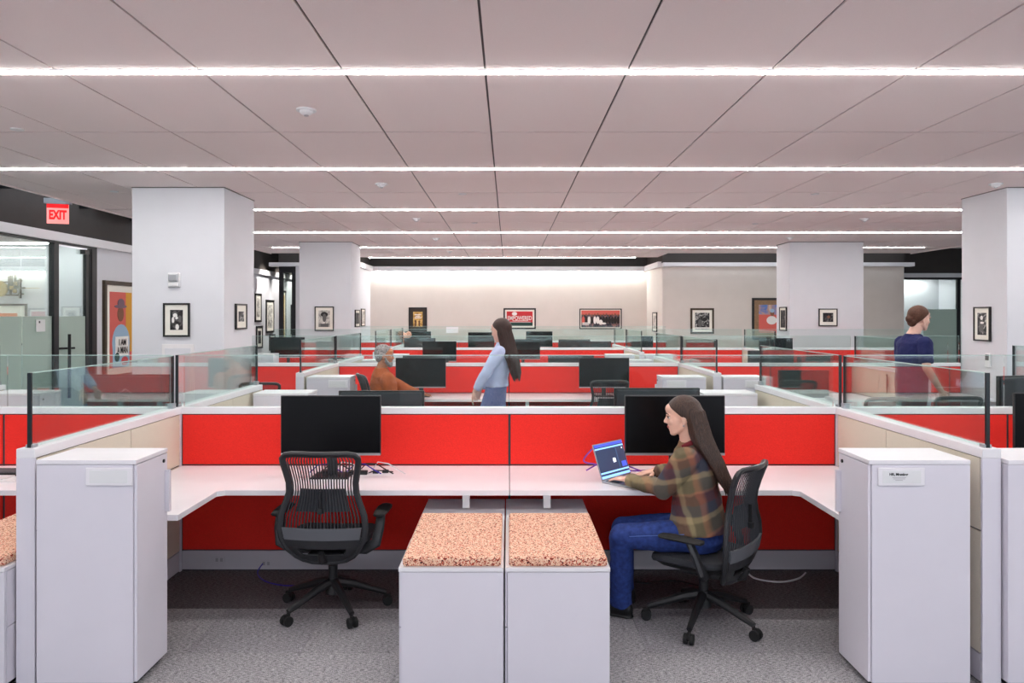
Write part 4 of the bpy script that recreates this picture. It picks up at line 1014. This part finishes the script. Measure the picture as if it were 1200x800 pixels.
def plaid():
    m = bpy.data.materials.new('plaid_wool'); m.use_nodes = True; nt = m.node_tree; b = nt.nodes['Principled BSDF']; b.inputs['Roughness'].default_value = .95
    L = nt.links; tc = nt.nodes.new('ShaderNodeTexCoord'); mp = nt.nodes.new('ShaderNodeMapping')
    mp.inputs['Rotation'].default_value = (0, R(14), 0); nt.nodes.new('ShaderNodeSeparateXYZ')
    n = nt.nodes.new('ShaderNodeTexNoise'); n.inputs['Scale'].default_value = 7
    ad = nt.nodes.new('ShaderNodeMixRGB'); ad.blend_type = 'ADD'; ad.inputs[0].default_value = .06
    L.new(tc.outputs['Object'], n.inputs['Vector']); L.new(tc.outputs['Object'], ad.inputs[1]); L.new(n.outputs['Color'], ad.inputs[2])
    L.new(ad.outputs[0], mp.inputs[0]); sp = nt.nodes.new('ShaderNodeSeparateXYZ'); L.new(mp.outputs[0], sp.inputs[0])
    def band(out, f, cols, off):
        a = nt.nodes.new('ShaderNodeMath'); a.operation = 'MULTIPLY_ADD'; a.inputs[1].default_value = f; a.inputs[2].default_value = off; L.new(out, a.inputs[0])
        fr_ = nt.nodes.new('ShaderNodeMath'); fr_.operation = 'FRACT'; L.new(a.outputs[0], fr_.inputs[0])
        r = nt.nodes.new('ShaderNodeValToRGB'); r.color_ramp.interpolation = 'EASE'; e = r.color_ramp.elements
        e[0].position = 0; e[0].color = lin(cols[0][1]); e[1].position = 1; e[1].color = lin(cols[-1][1])
        for p, c_ in cols[1:-1]: x = e.new(p); x.color = lin(c_)
        L.new(fr_.outputs[0], r.inputs[0]); return r
    sl, ol_, cr, bu, og = (62, 64, 78), (108, 98, 74), (168, 150, 112), (100, 48, 50), (160, 108, 82)
    r1 = band(sp.outputs['X'], 4.0, [(0, sl), (.2, sl), (.26, bu), (.38, bu), (.44, cr), (.5, cr), (.56, ol_), (.74, ol_), (.8, og), (.86, og), (1, sl)], .15)
    r2 = band(sp.outputs['Z'], 4.4, [(0, ol_), (.18, ol_), (.24, cr), (.32, cr), (.38, sl), (.58, sl), (.64, bu), (.78, bu), (.84, og), (.9, ol_), (1, ol_)], .35)
    mx = nt.nodes.new('ShaderNodeMixRGB'); mx.inputs[0].default_value = .5; L.new(r1.outputs[0], mx.inputs[1]); L.new(r2.outputs[0], mx.inputs[2])
    L.new(mx.outputs[0], b.inputs['Base Color'])
    n2 = nt.nodes.new('ShaderNodeTexNoise'); n2.inputs['Scale'].default_value = 250; bp = nt.nodes.new('ShaderNodeBump'); bp.inputs['Strength'].default_value = .3; bp.inputs['Distance'].default_value = .003
    L.new(tc.outputs['Object'], n2.inputs['Vector']); L.new(n2.outputs['Fac'], bp.inputs['Height']); L.new(bp.outputs[0], b.inputs['Normal'])
    MATS['plaid_wool'] = m
plaid()
TEX = bpy.data.textures.new('folds', 'CLOUDS'); TEX.noise_scale = .09; TEX.noise_depth = 2
def blob(name, mb, m, root, voxel, smoothit=4, folds=0, world=True):
    """overlapping closed shapes fused into ONE continuous surface"""
    off = Vector(root.location) if (root is not None and world and root.type == 'EMPTY') else (Vector(root.parent.location) if root is not None and world and root.parent else None)
    me = mb.mesh(off); o = bpy.data.objects.new('tmp', me); COL.objects.link(o)
    r = o.modifiers.new('r', 'REMESH'); r.mode = 'VOXEL'; r.voxel_size = voxel; r.use_smooth_shade = True
    s_ = o.modifiers.new('s', 'SMOOTH'); s_.factor = .5; s_.iterations = smoothit
    if folds:
        d = o.modifiers.new('d', 'DISPLACE'); d.texture = TEX; d.strength = folds; d.mid_level = .5; d.texture_coords = 'LOCAL'
    bpy.context.view_layer.update()
    m2 = bpy.data.meshes.new_from_object(o.evaluated_get(bpy.context.evaluated_depsgraph_get()))
    bpy.data.objects.remove(o, do_unlink=True)
    m2.name = name; m2.materials.clear(); m2.materials.append(MATS[m]); m2.shade_smooth()
    q = bpy.data.objects.new(name, m2); COL.objects.link(q)
    if root is not None: q.parent = root
    return q
def basis(f, up=(0, 0, 1)):
    f = Vector(f).normalized(); s_ = Vector(up).cross(f).normalized(); u = f.cross(s_)
    return Matrix((f, s_, u)).transposed()      # columns: forward, left, up
def head_shape(mb, c, M, k=1.0, ears=True, female=True):
    P = lambda f, s_, u: Vector(c)+M @ (Vector((f, s_, u))*k)
    mb.ell(P(-.012, 0, .030), .094*k, .073*k, .088*k, M)            # cranium
    mb.ell(P(.022, 0, -.012), .068*k, .062*k, .088*k, M)            # face
    mb.ell(P(.040, 0, -.068), .042*k, .040*k, .034*k, M)            # lower face
    mb.ell(P(.056, 0, -.092), .022*k, .022*k, .017*k, M)            # chin
    for s_ in (-1, 1):
        mb.caps(P(.0, s_*.054, -.05), P(.048, s_*.022, -.088), .018*k, .014*k)  # jaw line
        mb.ell(P(.062, s_*.034, -.022), .020*k, .020*k, .018*k, M)  # cheek
        mb.ell(P(.080, s_*.030, .020), .012*k, .020*k, .007*k, M)   # brow ridge
        if ears:
            mb.ell(P(-.008, s_*.074, -.008), .017*k, .007*k, .030*k, M)
            mb.ell(P(-.003, s_*.075, -.030), .010*k, .006*k, .012*k, M)
    mb.caps(P(.082, 0, .010), P(.100, 0, -.022), .008*k, .0095*k)    # nose
    for s_ in (-1, 1): mb.ell(P(.091, s_*.011, -.027), .010*k, .008*k, .007*k, M)
    mb.ell(P(.079, 0, -.049), .010*k, .020*k, .006*k, M)            # lips
    mb.ell(P(.076, 0, -.060), .010*k, .018*k, .006*k, M)
    mb.ell(P(.060, 0, .050), .034*k, .050*k, .034*k, M)             # forehead
    return P
def face_parts(P, M, root, k=1.0, lips='lips', brow='brow'):
    off = Vector(root.location)
    for s_ in (-1, 1):
        e = part('eye', MB().ell(P(.073, s_*.031, .002), .0105*k, .012*k, .005*k, M), 'eye_white', root, sm=True)
        part('iris', MB().ell(P(.0805, s_*.031, .002), .004*k, .006*k, .0052*k, M), 'iris', e, sm=True)
        part('eyebrow', MB().tube([P(.089, s_*.014, .024), P(.090, s_*.032, .029), P(.076, s_*.050, .024)], [.003*k, .0038*k, .002*k], 6), brow, root, sm=True)
        part('eyelid', MB().tube([P(.083, s_*.018, .005), P(.086, s_*.031, .012), P(.077, s_*.046, .004)], [.002*k, .003*k, .002*k], 6), brow, root, sm=True)
    part('lips', MB().loft([(P(.082, y, -.0535), M @ Vector((r_, 0, 0)), M @ Vector((0, 0, r_*1.2))) for y, r_ in ((-.020, .001), (-.012, .006), (0, .0085), (.012, .006), (.020, .001))], 10), lips, root, sm=True)
def hand(mb, wrist, d, side, normal, k=1.0, curl=25, spread=4):
    """d: towards the fingers, side: towards the thumb, normal: out of the palm"""
    d = Vector(d).normalized(); n = Vector(normal); n = (n-d*n.dot(d)).normalized(); sd = Vector(side); sd = (sd-d*sd.dot(d)-n*sd.dot(n)).normalized(); w_ = Vector(wrist)
    mb.loft([(w_-d*.02*k, sd*.026*k, n*.019*k), (w_+d*.01*k, sd*.028*k, n*.018*k), (w_+d*.045*k, sd*.038*k, n*.015*k), (w_+d*.078*k, sd*.039*k, n*.013*k), (w_+d*.09*k, sd*.034*k, n*.009*k)], 16)
    for i, (L, r_) in enumerate(((.068, .0085), (.076, .0088), (.070, .0085), (.056, .0075))):
        b_ = w_+d*(.082-.004*abs(i-1))*k+sd*(.029-.0195*i)*k
        dirv = (d+sd*math.tan(R(spread))*(1.2-i)).normalized(); a = 0; pts = [b_-dirv*.01*k]; rs = [r_*k]
        for q, frac in enumerate((.44, .31, .25)):
            a += R(curl)*(.6 if q == 0 else 1); v = dirv*math.cos(a)+n*math.sin(a)
            pts.append(pts[-1]+v*(L*frac+(.01 if q == 0 else 0))*k); rs.append(r_*k*(1-.1*(q+1)))
        mb.chain(pts, rs)
    t0 = w_+d*.022*k+sd*.024*k; t1 = t0+(d*.5+sd*.75+n*.25).normalized()*.034*k; t2 = t1+(d*.9+sd*.35+n*.2).normalized()*.028*k; t3 = t2+(d*1+sd*.05+n*.2).normalized()*.022*k
    mb.chain([t0, t1, t2, t3], [.014*k, .0115*k, .0098*k, .0082*k])
def V(*a): return Vector(a)
def limb(mb, a, b, r0, rm, r1):
    a, b = Vector(a), Vector(b); mb.caps(a, a+(b-a)*.4, r0, rm); mb.caps(a+(b-a)*.4, b, rm, r1)
def person_thing(label, loc): return thing('person', label, 'person', loc)

# ---- seated woman in the plaid jacket ------------------------------------
pw = person_thing('seated woman in a plaid jacket and blue jeans typing on a laptop', (1.12, 4.47, 0))
hipc = V(1.11, 4.46, .525); chest = V(1.075, 4.475, .84); nb = V(1.055, 4.465, 1.02)
f = V(-.93, .36, 0).normalized(); lft = V(0, 0, 1).cross(f)     # facing; left is towards the camera
hc = V(1.005, 4.45, 1.195); HM = basis(V(-.975, .20, -.08)); HK = .98
shL = chest+lft*.165+V(0, 0, .125); shR = chest-lft*.165+V(0, 0, .125)
shL.x -= .02
elL = V(.885, 4.40, .79); wrL = V(.725, 4.68, .785)
elR = V(1.03, 4.80, .80); wrR = V(.93, 4.90, .79)
hpL = hipc+lft*.085; hpR = hipc-lft*.085
knL = V(.655, 4.46, .50); knR = V(.70, 4.70, .48)
anL = V(.665, 4.56, .09); anR = V(.72, 4.80, .09)
body = MB(); P = head_shape(body, hc, HM, HK)
body.caps(hc+HM @ V(-.02, 0, -.05), nb+V(-.005, 0, 0), .047, .052); body.caps(nb, nb+V(.02, 0, -.05), .055, .07)
for a, b_ in ((shL, elL), (shR, elR)): limb(body, a, b_, .045, .042, .034)
for a, b_ in ((elL, wrL), (elR, wrR)): limb(body, a, b_, .035, .034, .023)
body.loft([(hipc, f*.09, lft*.14), ((hipc+chest)/2, f*.08, lft*.11), (chest, f*.09, lft*.13), (chest+V(0, 0, .13), f*.06, lft*.13)])
for h, k_, a in ((hpL, knL, anL), (hpR, knR, anR)): limb(body, h, k_, .07, .07, .045); limb(body, k_, a, .045, .045, .03)
hand(body, wrL, V(-.62, .72, -.10), V(.6, .5, .2), V(.0, .0, -1), .96, 10)
hand(body, wrR, V(-.92, -.25, -.12), V(.2, -1, .1), V(0, 0, -1), .96, 12)
bd = blob('body', body, 'skin', pw, .0042, 2)
face_parts(P, HM, pw, HK)
part('earring', MB().ell(P(-.004, .082, -.044), .005, .003, .005), 'silver', pw, sm=True)
# jeans
j = MB()
j.loft([(hipc+V(0, 0, -.085), f*.12, lft*.15), (hipc+V(0, 0, -.03), f*.14, lft*.178), (hipc+V(0, 0, .05), f*.125, lft*.165), (hipc+V(0, 0, .13), f*.105, lft*.14)])
for h, k_, a in ((hpL, knL, anL), (hpR, knR, anR)):
    j.caps(h, h+(k_-h)*.5, .095, .088); j.caps(h+(k_-h)*.5, k_, .088, .070)
    j.caps(k_, k_+(a-k_)*.5, .072, .062)
    dd = (a-k_).normalized(); j.tube([k_+(a-k_)*.4, a-dd*.05, a+dd*.02], [.066, .064, .068], 16)
jn = blob('jeans', j, 'denim', pw, .008, 4, .010)
part('side_seam', MB().tube([hpL+V(-.1, -.098, .035), (hpL+knL)/2+V(0, -.092, .03), knL+V(.03, -.074, .02)], .0022, 5), 'seam_thread', jn)
for a, nm in ((anL, 'L'), (anR, 'R')):
    s_ = MB(); fd = V(-.86, .5, 0).normalized(); sd = V(0, 0, 1).cross(fd)
    s_.loft([(a+fd*t_+V(0, 0, z_-.09), sd*w_, V(0, 0, h_)) for t_, z_, w_, h_ in ((-.075, .045, .012, .02), (-.06, .045, .032, .042), (0, .05, .038, .048), (.07, .038, .044, .036), (.13, .028, .040, .026), (.165, .022, .018, .014))])
    s_.loft([(a+fd*t_+V(0, 0, -.084), sd*w_, V(0, 0, .006)) for t_, w_ in ((-.078, .02), (-.05, .038), (.06, .047), (.14, .042), (.17, .018))])
    blob('shoe', s_, 'shoe', pw, .006, 2)
# jacket
j = MB()
j.loft([(hipc+V(-.015, 0, .02), f*.165, lft*.205), (hipc+V(-.015, 0, .09), f*.155, lft*.195), (hipc+V(-.015, 0, .19), f*.142, lft*.178), (chest+V(0, 0, -.04), f*.142, lft*.176), (chest+V(0, 0, .04), f*.142, lft*.182),
        (chest+V(0, 0, .11), f*.122, lft*.185), (chest+V(-.005, 0, .165), f*.095, lft*.15), (nb+V(.002, 0, .005), f*.074, lft*.082), (nb+V(.0, 0, .04), f*.062, lft*.062)])
for a, b_, c_ in ((shL, elL, wrL), (shR, elR, wrR)):
    j.caps(a, a+(b_-a)*.5, .078, .070); j.caps(a+(b_-a)*.5, b_, .070, .060); j.caps(b_, b_+(c_-b_)*.5, .055, .049)
    dd = (c_-b_).normalized(); j.tube([b_+(c_-b_)*.4, c_-dd*.05, c_-dd*.018], [.048, .042, .040], 16)
blob('jacket', j, 'plaid_wool', pw, .0062, 4, .020)
part('collar', MB().tube([nb+V(-.055, -.045, .005), nb+V(-.01, -.066, .03), nb+V(.05, -.04, .045), nb+V(.06, .03, .045)], [.012, .016, .016, .012], 8), 'tee_red', pw, sm=True)
part('bracelet', MB().tube([wrL-V(-.62, .72, 0).normalized()*.012+ax_ for ax_ in [Vector((math.cos(a)*.024*.72, math.cos(a)*.024*.62, math.sin(a)*.024)) for a in [k*2*PI/16 for k in range(17)]]], .004, 6), 'plastic_black', pw, sm=True)
# long hair: clipped cap plus falling mass
def hair_long(c, M, k, fall, m, voxel, root, strands=260, tuck=True, jit=.006):
    P = lambda q: Vector(c)+M @ (Vector(q)*k)
    bm = bmesh.new(); bmesh.ops.create_uvsphere(bm, u_segments=40, v_segments=28, radius=1)
    for v in bm.verts: v.co = Vector((v.co.x*.104-.016, v.co.y*.083, v.co.z*.098+.030))
    # cut along the hairline, forehead to behind the ear, so that the face and ear stay clear
    pl_co = Vector((.080, 0, .078)); pl_no = Vector((-.68, 0, .73)) if tuck else Vector((-.6, 0, .8))
    bmesh.ops.bisect_plane(bm, geom=bm.verts[:]+bm.edges[:]+bm.faces[:], plane_co=pl_co, plane_no=pl_no.normalized(), clear_inner=True)
    bmesh.ops.holes_fill(bm, edges=[e for e in bm.edges if e.is_boundary])
    bm.normal_update(); n0 = 0; mb = MB()
    for v in bm.verts: mb.v.append(P(v.co))
    bm.verts.index_update(); mb.f = [tuple(v.index for v in fc.verts) for fc in bm.faces]; bm.free()
    mb.loft([(P(q), M @ Vector((0, a, 0))*k, (M @ Vector(dv).normalized())*b_*k) for q, a, dv, b_ in fall], 24)
    h = blob('hair', mb, m, root, voxel, 3)
    st = MB(); random.seed(11)
    for i in range(strands):
        th = -.12*PI+1.24*PI*random.random(); side = math.cos(th)
        pts = []; ln = random.uniform(-.03, .035)
        for n_, (q, a, dv, b_) in enumerate(fall):
            dvn = Vector(dv).normalized(); w_ = (.70, .93, .985)[n_] if n_ < 3 else (1.02 if n_ < len(fall)-2 else 1.25)
            base = Vector(q)+Vector((0, side*a*w_, 0))-dvn*math.sin(th)*b_*w_
            if n_ >= len(fall)-2: base.z += ln*(n_-len(fall)+3)*.6
            pts.append(P(base)+Vector((random.uniform(-jit, jit), random.uniform(-jit, jit), 0))*.7)
        st.tube(pts, [.0012]+[.0036]*(len(pts)-2)+[.0008], 4)
    s2 = part('hair_strands', st, m, None, sm=True, kind='stuff')
    off = Vector(root.location); s2.data.transform(Matrix.Translation(-off)); s2.parent = h
    return h
hair_long(hc, HM, HK, [((-.03, 0, .095), .066, (1, 0, 0), .062), ((-.065, 0, .03), .086, (1, 0, .1), .068), ((-.080, 0, -.04), .092, (1, 0, .15), .066), ((-.092, .01, -.11), .096, (1, 0, .2), .068),
     ((-.115, .02, -.18), .100, (1, 0, .25), .070), ((-.150, .03, -.25), .094, (1, 0, .25), .062), ((-.182, .035, -.32), .080, (1, 0, .2), .050), ((-.205, .04, -.385), .055, (1, 0, .1), .034), ((-.215, .04, -.43), .025, (1, 0, .1), .014)], 'hair_brown', .005, pw)

# ---- standing woman in the pale blue shirt --------------------------------
Yw = 7.95
ps = person_thing('standing woman with long brown hair in a pale blue shirt', (at(584, 0, Yw).x, Yw, 0))
def W(px, py, dy=0): return at(px, py, Yw+dy)
f = V(-.92, .38, 0).normalized(); lft = V(0, 0, 1).cross(f)
hc = W(587, 388); HM = basis(V(-.80, .58, -.12)); HK = 1.08
hip = W(577, 480); wst = W(582, 447); chs = W(586, 424); nb = W(589, 404)
shL = W(585, 412, -.15); shR = W(592, 411, .17); elL = W(569, 438, -.20); wrL = W(556, 459, -.16); elR = W(580, 440, .22); wrR = W(562, 456, .15)
ank = [V(hip.x-.08, Yw-.10, .09), V(hip.x+.06, Yw+.12, .09)]; hp_ = [hip+lft*.09, hip-lft*.09]
kn_ = [(a+h)/2+f*.02 for a, h in zip(ank, hp_)]
b = MB(); P = head_shape(b, hc, HM, HK)
b.caps(hc+V(0, 0, -.06), nb, .05, .055); b.caps(nb, chs, .06, .08)
for a, c_, d_ in ((shL, elL, wrL), (shR, elR, wrR)): limb(b, a, c_, .045, .042, .034); limb(b, c_, d_, .035, .033, .023)
b.loft([(hip, f*.09, lft*.14), (wst, f*.075, lft*.105), (chs, f*.09, lft*.13)])
for h, k_, a in zip(hp_, kn_, ank): limb(b, h, k_, .075, .065, .05); limb(b, k_, a, .05, .048, .033)
hand(b, wrL, V(-.28, 0, -1), V(-.3, -1, .1), V(.9, .2, 0), .88, 14); hand(b, wrR, V(-.3, .1, -1), V(-1, -.3, .2), V(0, -1, 0), .88, 18)
blob('body', b, 'skin_fair', ps, .006, 2); face_parts(P, HM, ps, HK)
j = MB()
j.loft([(wst+V(0, 0, -.05), f*.115, lft*.150), (wst+V(0, 0, .03), f*.108, lft*.142), (chs, f*.122, lft*.158), (chs+V(.01, 0, .08), f*.112, lft*.165), (nb+V(0, 0, -.02), f*.08, lft*.10), (nb+V(0, 0, .03), f*.06, lft*.062)])
for a, c_, d_ in ((shL, elL, wrL), (shR, elR, wrR)):
    j.caps(a, (a+c_)/2, .066, .062); j.caps((a+c_)/2, c_, .062, .055); j.caps(c_, (c_+d_)/2, .056, .050)
    dd = (d_-c_).normalized(); j.tube([(c_+d_)/2, d_-dd*.06, d_-dd*.03], [.050, .044, .038], 14)
blob('shirt', j, 'shirt_blue', ps, .008, 4, .018)
j = MB(); j.loft([(hip+V(0, 0, -.12), f*.12, lft*.17), (hip, f*.128, lft*.18), (wst+V(0, 0, -.03), f*.100, lft*.138), (wst+V(0, 0, .01), f*.095, lft*.13)])
for h, k_, a in zip(hp_, kn_, ank): j.caps(h, k_, .095, .068); j.tube([k_, a+V(0, 0, .02)], [.068, .05], 14)
blob('jeans', j, 'denim_pale', ps, .010, 4, .008)
def shoes(ank, fd, root, m='shoe'):
    fd = Vector(fd).normalized(); sd = V(0, 0, 1).cross(fd)
    for a in ank:
        a = Vector((a.x, a.y, .09)); s_ = MB()
        s_.loft([(a+fd*t_+V(0, 0, z_-.09), sd*w_, V(0, 0, h_)) for t_, z_, w_, h_ in ((-.075, .045, .012, .02), (-.06, .045, .032, .042), (0, .05, .038, .048), (.07, .038, .044, .036), (.13, .028, .040, .026), (.165, .022, .018, .014))])
        blob('shoe', s_, m, root, .008, 2)
shoes(ank, f, ps)
hair_long(hc, HM, HK, [((-.01, 0, .09), .070, (1, 0, 0), .055), ((-.035, .0, .03), .086, (1, 0, .1), .066), ((-.045, .0, -.04), .090, (1, 0, .1), .064), ((-.062, .0, -.12), .092, (1, 0, .2), .058),
     ((-.085, -.0, -.22), .090, (1, 0, .2), .050), ((-.11, -.0, -.31), .078, (1, 0, .2), .042), ((-.125, -.0, -.40), .055, (1, 0, .1), .030), ((-.13, -.0, -.46), .03, (1, 0, 0), .014)], 'hair_dark', .007, ps, tuck=False)

# ---- seated man in the rust sweater ----------------------------------------
Ym = 8.95
pm_ = person_thing('seated man with grey hair and beard in a rust sweater', (-1.42, 8.87, 0))
def W(px, py, dy=0): return at(px, py, Ym+dy)
f = V(.90, .42, 0).normalized(); lft = V(0, 0, 1).cross(f)
hc = W(450.5, 417); HM = basis(V(.96, .18, -.05)); HK = 1.08
nb = W(447, 434); chs = W(449, 449); hip = V(-1.42, 8.87, .66)
shR = chs-lft*.20+V(0, 0, .06); shL = chs+lft*.20+V(0, 0, .06)
elR = W(456, 466, -.20); elL = W(480, 458, .3); wrR = W(478, 463, .3); wrL = W(492, 461, .55)
wrR.z = max(wrR.z, .79); wrL.z = max(wrL.z, .79)
b = MB(); P = head_shape(b, hc, HM, HK, ears=False)
b.caps(hc+V(-.01, 0, -.06), nb, .06, .066); b.caps(nb, chs, .07, .09)
b.loft([(hip, f*.11, lft*.15), (chs+V(0, 0, -.1), f*.11, lft*.14), (chs, f*.10, lft*.15)])
for a, c_, d_ in ((shL, elL, wrL), (shR, elR, wrR)): limb(b, a, c_, .05, .046, .038); limb(b, c_, d_, .038, .036, .026)
hp_ = [hip+lft*.1, hip-lft*.1]; kn_ = [h+f*.44+V(0, 0, -.07) for h in hp_]; ank = [V(k_.x-.02, k_.y, .09) for k_ in kn_]
for h, k_, a in zip(hp_, kn_, ank): limb(b, h, k_, .08, .07, .055); limb(b, k_, a, .055, .05, .035)
hand(b, wrL, V(.8, .5, -.1), V(0, -1, 0), V(0, 0, -1), 1.05, 15); hand(b, wrR, V(.8, .5, -.1), V(-.4, .8, 0), V(0, 0, -1), 1.05, 15)
blob('body', b, 'skin_tan', pm_, .007, 2); face_parts(P, HM, pm_, HK, brow='hair_grey')
for s_ in (-1, 1): part('ear', MB().ell(P(-.010, s_*.078, -.005), .017, .008, .031, HM), 'skin_tan', pm_, sm=True)
j = MB()
j.loft([(hip+V(0, 0, -.02), f*.155, lft*.19), (hip+V(0, 0, .15), f*.155, lft*.19), ((hip+chs)/2, f*.155, lft*.19), (chs, f*.150, lft*.195), (chs+V(0, 0, .08), f*.13, lft*.195), (nb+V(0, 0, -.02), f*.095, lft*.13), (nb+V(0, 0, .035), f*.075, lft*.078)])
for a, c_, d_ in ((shL, elL, wrL), (shR, elR, wrR)):
    j.caps(a, (a+c_)/2, .085, .078); j.caps((a+c_)/2, c_, .078, .064); j.caps(c_, (c_+d_)/2, .062, .052); dd = (d_-c_).normalized(); j.tube([(c_+d_)/2, d_-dd*.04], [.052, .042], 14)
blob('sweater', j, 'sweater_rust', pm_, .009, 4, .022)
j = MB(); j.loft([(hip+V(0, 0, -.10), f*.13, lft*.18), (hip, f*.14, lft*.185), (hip+V(0, 0, .06), f*.13, lft*.17)])
for h, k_, a in zip(hp_, kn_, ank): j.caps(h, k_, .095, .075); j.tube([k_, a+V(0, 0, .02)], [.075, .055], 14)
blob('trousers', j, 'trousers_dark', pm_, .012, 3); shoes(ank, f, pm_)
def hair_short(c, M, k, m, root, co, no, voxel=.008, sc=(.105, .086, .104), sh=(-.014, 0, .032), fold=.012, extra=()):
    P = lambda q: Vector(c)+M @ (Vector(q)*k)
    bm = bmesh.new(); bmesh.ops.create_uvsphere(bm, u_segments=36, v_segments=24, radius=1)
    for v in bm.verts: v.co = Vector((v.co.x*sc[0]+sh[0], v.co.y*sc[1]+sh[1], v.co.z*sc[2]+sh[2]))
    bmesh.ops.bisect_plane(bm, geom=bm.verts[:]+bm.edges[:]+bm.faces[:], plane_co=Vector(co), plane_no=Vector(no).normalized(), clear_inner=True)
    bmesh.ops.holes_fill(bm, edges=[e for e in bm.edges if e.is_boundary]); bm.verts.index_update()
    mb = MB(); mb.v = [P(v.co) for v in bm.verts]; mb.f = [tuple(v.index for v in fc.verts) for fc in bm.faces]; bm.free()
    for q, r_ in extra: mb.ell(P(q), r_[0]*k, r_[1]*k, r_[2]*k, M)
    return blob('hair', mb, m, root, voxel, 3, fold)
hair_short(hc, HM, HK, 'hair_grey', pm_, (.040, 0, .062), (-.80, 0, .60), sc=(.099, .081, .097), extra=[((-.055, 0, -.01), (.045, .066, .06))], fold=.016)
bb = MB()
for s_ in (-1, 1): bb.chain([P(.010, s_*.066, -.02), P(.022, s_*.060, -.055), P(.050, s_*.040, -.088), P(.068, 0, -.100)], [.012, .022, .026, .026])
bb.ell(P(.058, 0, -.080), .042, .042, .034, HM); bb.chain([P(.082, -.022, -.042), P(.090, 0, -.038), P(.082, .022, -.042)], [.006, .008, .006])
blob('beard', bb, 'hair_grey', pm_, .006, 2, .008)

# ---- walking man in the navy shirt -----------------------------------------
Yk = 8.25
pk = person_thing('man in a navy T-shirt walking right beside the right column', (at(1076, 0, Yk).x, Yk, 0))
def W(px, py, dy=0): return at(px, py, Yk+dy)
f = V(.97, .15, 0).normalized(); lft = V(0, 0, 1).cross(f)
hc = W(1077.5, 374); HM = basis(V(.985, .12, -.05)); HK = 1.12
nb = W(1070, 393); chs = W(1070, 413); wst = W(1068, 440); hip = W(1068, 462)
shR = chs-lft*.18+V(0, 0, .10); shL = chs+lft*.18+V(0, 0, .10)
elR = W(1086, 431, -.24); wrR = W(1103, 458, -.22); elL = W(1056, 434, .22); wrL = W(1062, 458, .25)
hp_ = [hip+lft*.1, hip-lft*.1]; ank = [V(hip.x+.30, Yk+.1, .09), V(hip.x-.32, Yk-.1, .12)]; kn_ = [V(hip.x+.20, Yk+.1, .52), V(hip.x-.02, Yk-.1, .50)]
b = MB(); P = head_shape(b, hc, HM, HK)
b.caps(hc+V(-.02, 0, -.06), nb, .058, .064); b.caps(nb, chs, .07, .09)
b.loft([(hip, f*.11, lft*.15), (wst, f*.10, lft*.14), (chs, f*.11, lft*.16)])
for a, c_, d_ in ((shL, elL, wrL), (shR, elR, wrR)): limb(b, a, c_, .055, .050, .042); limb(b, c_, d_, .043, .040, .028)
for h, k_, a in zip(hp_, kn_, ank): limb(b, h, k_, .09, .08, .06); limb(b, k_, a, .06, .055, .035)
hand(b, wrR, V(.45, .1, -1), V(.9, .2, .3), V(0, 1, 0), 1.08, 22); hand(b, wrL, V(.2, 0, -1), V(1, 0, .2), V(0, -1, 0), 1.08, 22)
blob('body', b, 'skin_fair', pk, .0065, 2); face_parts(P, HM, pk, HK)
j = MB()
j.loft([(hip+V(0, 0, -.02), f*.145, lft*.185), (wst, f*.145, lft*.185), (chs+V(0, 0, -.02), f*.155, lft*.195), (chs+V(0, 0, .10), f*.135, lft*.205), (nb+V(0, 0, -.02), f*.095, lft*.13), (nb+V(0, 0, .02), f*.07, lft*.075)])
for a, c_ in ((shL, elL), (shR, elR)): j.caps(a, (a+c_)/2, .080, .072); j.tube([(a+c_)/2, a+(c_-a)*.82], [.072, .068], 16)
blob('t_shirt', j, 'tee_navy', pk, .009, 4, .018)
j = MB(); j.loft([(hip+V(0, 0, -.12), f*.13, lft*.17), (hip, f*.135, lft*.178), (hip+V(0, 0, .06), f*.125, lft*.165)])
for h, k_, a in zip(hp_, kn_, ank): j.caps(h, k_, .10, .075); j.tube([k_, a+V(0, 0, .02)], [.075, .055], 14)
blob('trousers', j, 'trousers_dark', pk, .012, 3); shoes(ank, f, pk)
hair_short(hc, HM, HK, 'hair_short', pk, (.072, 0, .075), (-.66, 0, .75), extra=[((-.075, 0, -.02), (.035, .06, .055)), ((-.11, 0, .0), (.03, .04, .035))])
